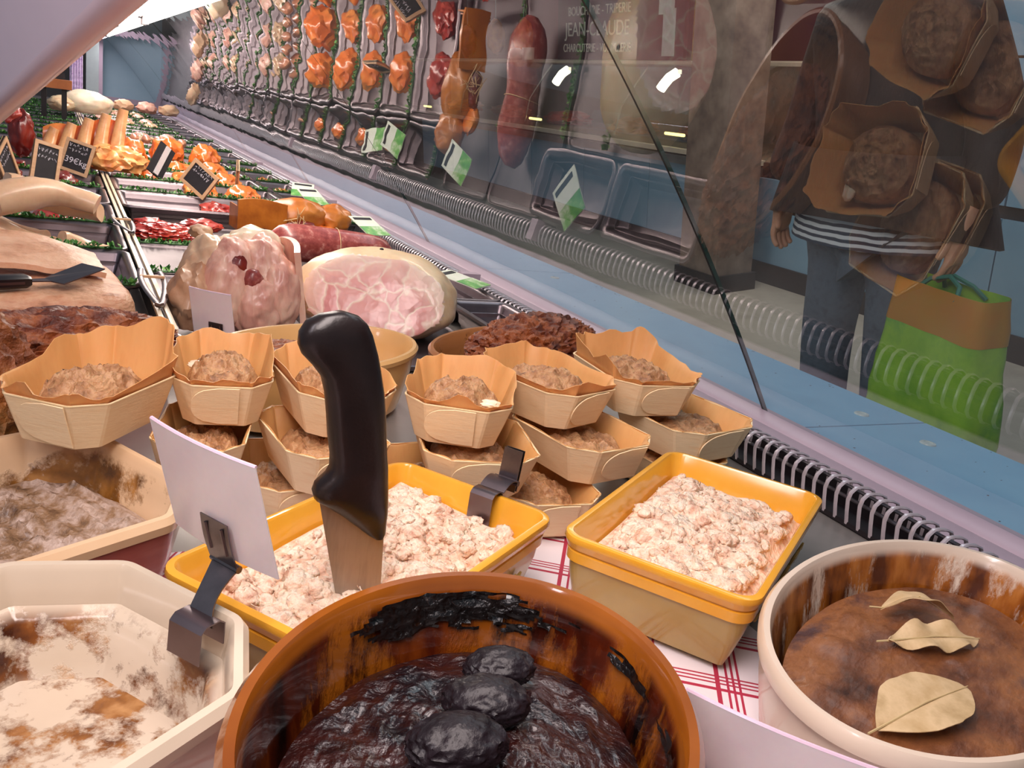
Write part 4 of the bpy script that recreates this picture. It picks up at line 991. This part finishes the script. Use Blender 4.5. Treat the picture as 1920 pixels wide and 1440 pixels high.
for k in range(4): lump_geo(.075, .07, .045, .25, 2, 100+k, 3, .8).build('bird', m_trotter if k % 2 else m_ham, t, loc=(-.24 + .16*k, .02*(k % 2), .042))

# ================================================================== BEYOND THE GLASS (world frame)
def S(o): o['kind'] = 'structure'; return o
m_floor = mat('shop_floor', ['#8d8478', '#a39a8d', '#978e82'], 3, .4, bump=.05, bscale=60)
S(G().box((2.5, 4.2, -.02), (10, 17, .04)).build('floor', m_floor, deck=False))
m_wall = mat('wine_wall', ['#5a2330', '#6b2c3b', '#62283a'], 1.2, .45, coat=.15)
S(G().box((5.05, 4.2, 1.5), (.1, 17, 3.0)).build('wall_back', m_wall, deck=False))
S(G().box((2.5, 12.6, 1.5), (10, .1, 3.0)).build('wall_end', mat('end_wall', ['#6d6560', '#7d7570'], 1.5, .6), deck=False))
m_panel = mat('blue_panel', ['#6f93ab', '#7da0b5', '#7698ae'], 2, .35)
m_rail = mat('rail_metal', ['#8d8a84', '#a5a29b'], 8, .3, metal=.8)
m_cream = mat('cream_edge', ['#c9b59c', '#d8c7ae'], 8, .4)
oc = thing('opposite_counter', 'long counter across the aisle with blue front panels and curved glass', 'display counter', (3.66, 0, 0), deck=False)
m_seam = mat('panel_seam', ['#20262b'], rough=.5)
G().box((.04, 4.6, .06), (.06, 13, .12)).build('plinth', m_dark, oc)
G().box((.06, 4.6, .40), (.03, 13, .58)).build('panel_backing', m_seam, oc)
pm = G().box((0, 0, 0), (.02, .893, .50)).mesh('front_panel', m_panel, False)
for k in range(13):
    yy = 2.53 - .9*5 + .45 + .9*k
    if -1.6 < yy < 11.6: place('front_panel', pm, oc, loc=(.035, yy, .355))
G().box((.02, 7.6, .635), (.07, 7.0, .05)).build('bumper_rail', m_rail, oc); G().box((.035, 7.6, .685), (.04, 7.0, .03)).build('glass_channel', m_cream, oc)
m_oglass = glass_material('opposite_glass', wave=.03, dust=.03, tint=(.90, .92, .88, 1), gain=.5)
def og(u, v): return (.05 + .30*v*v*.9 + .02*v, 4.35 + 6.9*u, .70 + .53*math.sin(v*1.45)/math.sin(1.45))
G().sheet(og, 1, 14, .006).build('counter_glass', m_oglass, oc)
G().box((.62, 7.6, 1.225), (.62, 7.0, .022)).build('top_shelf', m_cream, oc)
G().box((.55, 7.6, .66), (.85, 7.0, .03)).build('inner_deck', mat('inner_deck', ['#7b6a58', '#90806c'], 6, .4), oc)
G().box((.96, 7.6, .95), (.03, 7.0, .55)).build('inner_back', mat('inner_back', ['#6d655c', '#7c746a'], 3, .4), oc)
for yy in (5.85, 7.35, 8.85):
    G().tube([(.12, yy, .72), (.16, yy-.02, .92), (.28, yy-.05, 1.10), (.36, yy-.06, 1.2)], .006, 6).build('glass_strut', m_rail, oc)
G().box((.10, 3.2, .96), (.04, .04, 1.8)).build('panel_post', m_rail, oc)
# tall blue cladding at the near end
for z0, z1 in ((.66, 1.27), (1.275, 1.9)):
    for y0, y1 in ((.75, 1.645), (1.65, 2.525), (2.53, 3.15), (-.15, .745)):
        G().box((.035, (y0+y1)/2, (z0+z1)/2), (.02, y1-y0-.005, z1-z0-.006)).build('cladding_panel', m_panel, oc)
G().box((.055, 1.5, 1.28), (.02, 3.3, 1.25)).build('cladding_backing', m_seam, oc)
# things inside and on the opposite counter
for k, (y, l, c) in enumerate([(5.35, .5, m_crust), (6.3, .5, m_smoked), (7.4, .6, m_raw), (8.6, .6, m_saus), (9.8, .6, m_orange)]):
    o = lump_geo(.16, l*.55, .07, .25, 2.4, 200+k, 4, .6).build('meat_joint', c, deck=False, loc=(4.25, y, .725))
    tag(o, ['dark roast joint inside the opposite counter, nearest the pillar', 'smoked joint inside the opposite counter', 'red joint inside the opposite counter behind the wavy reflections', 'brown joint inside the opposite counter', 'orange joint at the far end of the opposite counter'][k], 'meat')
for k, (y, lab) in enumerate([(5.50, 'short glowing tube standing in for a light reflected in the opposite glass, nearest the pillar'), (7.08, 'short glowing tube standing in for a light reflected in the opposite glass, farther one')]):
    t = thing('glass_reflection', lab, 'lamp', (4.005, y, 1.045), deck=False)  # glowing shape added in place of ceiling lights reflected in the opposite glass
    G().tube([(-.03, .06, .0), (-.02, .04, .03), (.0, .0, .08), (.03, -.05, .115)], .036, 12).build('tube', emit('reflection_glow', '#fff3dc', 9), t)
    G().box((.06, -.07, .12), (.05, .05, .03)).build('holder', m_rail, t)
o = lump_geo(.075, .075, .06, .02, 1, 1, 4, .75).build('white_loaf', mat('white_ware', ['#cfc3b2', '#ddd2c2'], 6, .4), deck=False, loc=(3.98, 7.93, 1.283)); tag(o, 'round white loaf-shaped bowl upturned on the opposite counter top', 'bowl')
t = thing('white_cup', 'small white straight-sided cup on the opposite counter top', 'cup', (3.95, 7.62, 1.2365), deck=False)
G().loft([[(r_*math.cos(q), r_*math.sin(q), z) for q in (2*math.pi*j/24 for j in range(24))] for r_, z in ((.050, 0), (.054, .01), (.058, .105), (.054, .105), (.050, .012))]).build('body', mat('white_ware', ['#cfc3b2'], 6, .4), t)
# shop board
t = thing('shop_board', 'dark wine-coloured shop board with cream lettering on the opposite counter', 'sign board', (4.33, 6.75, 1.2365), deck=False)
G().box((0, 0, .36), (.03, 1.95, .72)).build('board', mat('board_wine', ['#3a1822', '#482030'], 2, .4, coat=.2), t, smooth=False)
m_let = mat('cream_lettering', ['#f2e8d2'], rough=.6)
for body, wid, hgt, z, y in (('BOUCHERIE - TRIPERIE', 1.02, .075, .400, .27), ('JEAN-CLAUDE', 1.07, .155, .248, .30), ('CHARCUTERIE - VOLAILLERIE', 1.12, .070, .095, .30)):
    me = text_mesh(body, .2, m_let, .002); xs = [v.co.x for v in me.vertices]; ys = [v.co.y for v in me.vertices]
    o = place('lettering', me, t, loc=(-.017, y, z), rot=(R(90), 0, R(-90))); o.scale = (wid/(max(xs)-min(xs)), hgt/(max(ys)-min(ys)), 1)
G().box((-.018, -.78, .20), (.004, .16, .34)).build('paper_note', m_cardw, t, smooth=False)
G().box((-.02, -.74, .43), (.004, .20, .20)).build('paper_note', m_cardw, t, smooth=False)
t = thing('gilt_display', 'narrow gilt panel with bright studs standing beside the shop board', 'panel', (4.2, 5.38, 1.2365), deck=False)
G().box((0, 0, .45), (.04, .22, .9)).build('panel', mat('gilt', ['#a9803c', '#d9b667', '#c39a50'], 20, .25, metal=.7), t, smooth=False)
for k in range(7): lump_geo(.012, .012, .012, 0, 1, 1, 2, 1).build('stud', mat('gilt_stud', ['#f3dda0'], rough=.15, metal=.8), t, loc=(-.024, -.06 + .12*(k % 2), .08 + .11*k))
for k, (y, z, c, lb) in enumerate([(9.0, 1.44, m_orange, 'orange joint hanging on the wine-red wall, nearest the board'), (9.7, 1.46, m_smoked, 'smoked ham hanging on the wine-red wall'), (10.5, 1.43, m_raw, 'red joint hanging on the wine-red wall, farthest')]):
    t = thing('hanging_joint', lb, 'meat', (4.6, y, z), deck=False, group='joints hanging behind the opposite counter')
    lump_geo(.10, .12, .19, .15, 1.6, 300+k, 4, 1).build('meat', c, t); G().tube([(0, 0, .16), (0, 0, .45), (.45, 0, .47)], .006, 6).build('hook', m_steel_dark, t)
# pillar
t = thing('stone_pillar', 'square mottled brown stone pillar standing before the opposite counter', 'pillar', (3.38, 4.07, 0), deck=False)
G().box((0, 0, 1.5), (.26, .34, 3.0)).build('shaft', mat('brown_stone', ['#5d4d44', '#7a675a', '#8b796b'], 9, .35, bump=.1), t, smooth=False)
G().box((0, 0, .05), (.30, .38, .10)).build('base', m_dark, t, smooth=False)

# ------------------------------------------------------------------ customer
def skin(name, pts, edges, radii, mt, parent, sub=2):
    me = bpy.data.meshes.new(name); me.from_pydata(pts, edges, []); o = bpy.data.objects.new(name, me); C.objects.link(o)
    md = o.modifiers.new('skin', 'SKIN'); md.use_smooth_shade = True
    for i, d in enumerate(me.skin_vertices[0].data):
        r_ = radii[i]; d.radius = (r_, r_) if not isinstance(r_, tuple) else r_; d.use_root = (i == 0)
    sb_ = o.modifiers.new('sub', 'SUBSURF'); sb_.levels = sub; sb_.render_levels = sub
    dg = bpy.context.evaluated_depsgraph_get(); m2 = bpy.data.meshes.new_from_object(o.evaluated_get(dg)); bpy.data.objects.remove(o)
    m2.materials.clear(); m2.materials.append(mt)
    for p in m2.polygons: p.use_smooth = True
    return place(name, m2, parent)
per = thing('person', 'customer in a long dark brown coat over a striped top and grey-blue jeans', 'person', (2.03, 1.74, 0), (0, 0, R(-82)), deck=False)
m_skin = mat('skin', ['#c08a6c', '#cf9a7c'], 20, .5, sss=.2)
J = {'pel': (0, 0, .93), 'sp': (0, .01, 1.10), 'ch': (0, 0, 1.30), 'nk': (0, .01, 1.44), 'hd': (0, -.01, 1.55), 'ht': (0, 0, 1.66)}
pts = [J[k] for k in ('pel', 'sp', 'ch', 'nk', 'hd', 'ht')]; rad = [.13, .12, .13, .055, .085, .07]; ed = [(0, 1), (1, 2), (2, 3), (3, 4), (4, 5)]
def chain(start, P, Rr):
    b = start
    for p, r_ in zip(P, Rr):
        pts.append(p); rad.append(r_); ed.append((b, len(pts)-1)); b = len(pts)-1
    return b
for s in (-1, 1):
    wr = chain(2, [(s*.17, 0, 1.37), (s*.25, .03, 1.12), (s*.27, -.05, .90)], [.06, .045, .032])
    hb = chain(wr, [(s*.272, -.06, .855), (s*.272, -.065, .825)], [.030, .028])
    for k, (dy, l) in enumerate(((-.030, .050), (-.010, .062), (.010, .058), (.028, .046))):
        chain(hb, [(s*.272, -.065 + dy, .80), (s*.262, -.068 + dy, .80 - l*.5), (s*.245, -.07 + dy, .80 - l*.8)], [.0095, .009, .008])
    chain(wr, [(s*.262, -.085, .845), (s*.25, -.105, .81)], [.012, .0095])
    chain(0, [(s*.09, 0, .88), (s*.10, -.01, .50), (s*.10, .03, .10), (s*.105, -.03, .045), (s*.11, -.13, .035)], [.085, .06, .042, .04, .032])
skin('body', pts, ed, rad, m_skin, per)
m_coat = mat('dark_coat', ['#0e0605', '#1a0c09', '#27130e'], 22, .7, bump=.8, bscale=60, stretch=(1, 1, .4))
cp = [(0, 0, .96), (0, .01, 1.12), (0, 0, 1.30), (0, .01, 1.43)]; ce = [(0, 1), (1, 2), (2, 3)]; cr = [(.24, .17), (.22, .16), (.21, .15), (.08, .08)]
for s in (-1, 1):
    b = len(cp); cp += [(s*.19, 0, 1.36), (s*.275, .03, 1.12), (s*.295, -.05, .93)]; cr += [.085, .072, .062]; ce += [(2, b), (b, b+1), (b+1, b+2)]
co = skin('coat', cp, ce, cr, m_coat, per)
g = G()
def coatskirt(u, v):
    ang = R(-90) + u*R(360); fr_ = .5 + .5*math.cos(u*2*math.pi)
    rr = .235 + .075*v*(1 - .5*fr_); return (rr*math.cos(ang)*1.14, rr*math.sin(ang)*.80, 1.06 - v*(.17 + .10*(1 - fr_)))
G().sheet(coatskirt, 40, 8, .012).build('coat_skirt', m_coat, co)
m_str = bpy.data.materials.new('striped_knit'); m_str.use_nodes = True
N = m_str.node_tree.nodes; L = m_str.node_tree.links; tc = N.new('ShaderNodeTexCoord'); wv = N.new('ShaderNodeTexWave'); wv.bands_direction = 'Z'; wv.inputs['Scale'].default_value = 17; wv.inputs['Distortion'].default_value = 1.6
L.new(tc.outputs['Object'], wv.inputs['Vector']); rr = N.new('ShaderNodeValToRGB'); rr.color_ramp.elements[0].color = srgb('#2c3a4c'); rr.color_ramp.elements[1].color = srgb('#d5d8da'); rr.color_ramp.elements[0].position = .35; rr.color_ramp.elements[1].position = .6
L.new(wv.outputs['Color'], rr.inputs[0]); L.new(rr.outputs[0], N['Principled BSDF'].inputs['Base Color']); N['Principled BSDF'].inputs['Roughness'].default_value = .85
G().sheet(lambda u, v: ((.215 + .025*v)*math.cos(6.2832*u), (.165 + .02*v)*math.sin(6.2832*u), 1.00 - .19*v), 36, 6, .008).build('striped_top', m_str, per)
m_jean = mat('jeans', ['#3d4a58', '#556373', '#4a5766'], 30, .8, bump=.3, bscale=200)
jp = [(0, 0, .90)]; jr = [(.155, .125)]; je = []
for s in (-1, 1):
    b = len(jp); jp += [(s*.095, 0, .80), (s*.105, -.01, .50), (s*.105, .02, .12)]; jr += [.098, .078, .068]; je += [(0, b), (b, b+1), (b+1, b+2)]
skin('jeans', jp, je, jr, m_jean, per)
for s in (-1, 1):
    lump_geo(.05, .135, .045, .05, 1, 5, 3, .9).build('shoe', m_black, per, loc=(s*.108, -.05, .042))
lump_geo(.098, .108, .115, .12, 3, 8, 4, 1).build('hair', mat('hair', ['#1c120d', '#33221a'], 40, .5), per, loc=(0, .022, 1.605))
for s in (-1, 1): lump_geo(.011, .008, .007, 0, 1, 1, 2, 1).build('eye', mat('eye', ['#e8e4de'], rough=.2), per, loc=(s*.032, -.092, 1.575))
lump_geo(.012, .016, .022, .05, 1, 2, 3, 1).build('nose', m_skin, per, loc=(0, -.098, 1.548)); lump_geo(.026, .008, .008, .05, 1, 3, 3, 1).build('mouth', mat('lips', ['#9a5048'], rough=.4), per, loc=(0, -.090, 1.508))
for s in (-1, 1): lump_geo(.010, .018, .028, .1, 1, 4, 3, 1).build('ear', m_skin, per, loc=(s*.086, .0, 1.555))
# shopping bag
t = thing('shopping_bag', 'lime green shopping bag with an orange-yellow top hanging from the customer hand', 'bag', (1.975, 1.435, .232), (0, 0, R(80)), deck=False)
m_bag = mat('bag_green', ['#6fae1c', '#9ccf3a', '#57a244'], 6, .4, coat=.2); 
rings = []
for i in range(15):
    v = i/14; z = .52*v; hx = .17 + .012*math.sin(v*5); hy = .085*(1 - .45*v); row = []
    for x, y in rrect(hx, hy, .03, 4, 6)(0): row.append((x + .008*fbm((x, y, z), 9, 3, 3), y + .012*fbm((x, y, z), 9, 3, 5), z))
    rings.append(row)
G().loft(rings, True, False).build('sack', m_bag, t)
G().loft([[(x*1.01, y*1.02, z) for x, y, z in r] for r in rings[11:]], False, False).build('top_band', mat('bag_orange', ['#c9791c', '#b98a2a'], 8, .4), t)
G().sheet(lambda u, v: (-.10 + .11*u, -.093 + .01*v, .22 + .16*v), 3, 3, .002).build('white_patch', m_cardw, t)
for s in (-1, 1):
    G().tube([(-.07, s*.045, .50), (-.05, s*.02, .53), (0, s*.006, .545), (.05, s*.02, .53), (.07, s*.045, .50)], .006, 6).build('handle', mat('bag_handle', ['#2e7a6a'], rough=.5), t)
# green and white round badge at the corner of the frame
t = thing('round_badge', 'green rimmed round white badge beside the white oval terrine', 'badge', (.505, .213, .104), (R(50), 0, R(20)))
G().loft([[(r_*math.cos(q), r_*math.sin(q), z) for q in (2*math.pi*j/40 for j in range(40))] for r_, z in ((.030, 0), (.031, .001), (.031, .003), (.026, .0034))]).build('rim', mat('badge_green', ['#1f5a42', '#2a6b50'], 10, .3), t)
G().loft([[(r_*math.cos(q), r_*math.sin(q), z) for q in (2*math.pi*j/40 for j in range(40))] for r_, z in ((.0255, .003), (.025, .0042))]).build('face', m_cardw, t)
G().tube([(0, -.03, .001), (0, -.10, .001)], .003, 6).build('stick', m_price, t)
# small extras
t = thing('mince_mound', 'flat mound of red minced meat before the smoked skins', 'mince', (.245, 2.36, .0068))
tag(lump_geo(.066, .045, .022, .25, 4, 77, 5, .3, ridge=True).build('mince', m_raw, t, loc=(0, 0, .0150)), kind='stuff')
for k, (y, z, lb) in enumerate([(5.2, .76, 'warm yellow strip lamp low in the opposite counter, nearest the pillar'), (7.3, .74, 'warm yellow strip lamp low in the opposite counter, middle one'), (10.0, .72, 'warm yellow strip lamp low in the opposite counter, farthest')]):
    t = thing('strip_lamp', lb, 'lamp', (3.86, y, z - .01), deck=False)
    G().tube([(0, -.11, .012), (0, .11, .012)], .010, 8).build('tube', emit('strip_glow', '#ffdf8a', 5), t); G().box((0, 0, -.006), (.03, .24, .016)).build('base', m_rail, t)
g = G(); rg = random.Random(9)
for k in range(150):
    y = .45 + 2.6 * rg.random(); x = rg.choice([1.285 - abs(rg.gauss(0, .008)), rg.uniform(1.02, 1.28)]); s_ = rg.uniform(.0006, .0018)
    q = LUMPS_S[0] if k % 2 else LUMPS_S[3]; q = q if False else lump_geo(1, .6, .3, .4, 1.5, k, 1, 1)
    g.add([(x + s_*p[0]*1.5, y + s_*p[1]*1.5, .0302 + s_*p[2]*.5) for p in q.v], q.f)
tag(g.build('grime_specks', m_chalk, case), kind='stuff')
for o in list(C.objects):      # flecks of white fat showing beside the meat of some punnets
    if o.name.startswith('wooden_punnet') and o['label'].startswith('upper'):
        i = len(o['label']) % 5
        lump_geo(.013, .010, .004, .25, 2, i, 3, 1).build('fat_fleck', m_fat, o, loc=(.030 - .06*(i % 2), .012*i - .02, .037))
lump_geo(.004, .004, .003, .1, 1, 1, 2, 1).build('clove', m_chalk, bpy.data.objects['cooked_ham'], loc=(.0, .0, .151))

# ================================================================== deck frame to world
for o in DECK:
    o.matrix_world = M @ o.matrix_basis
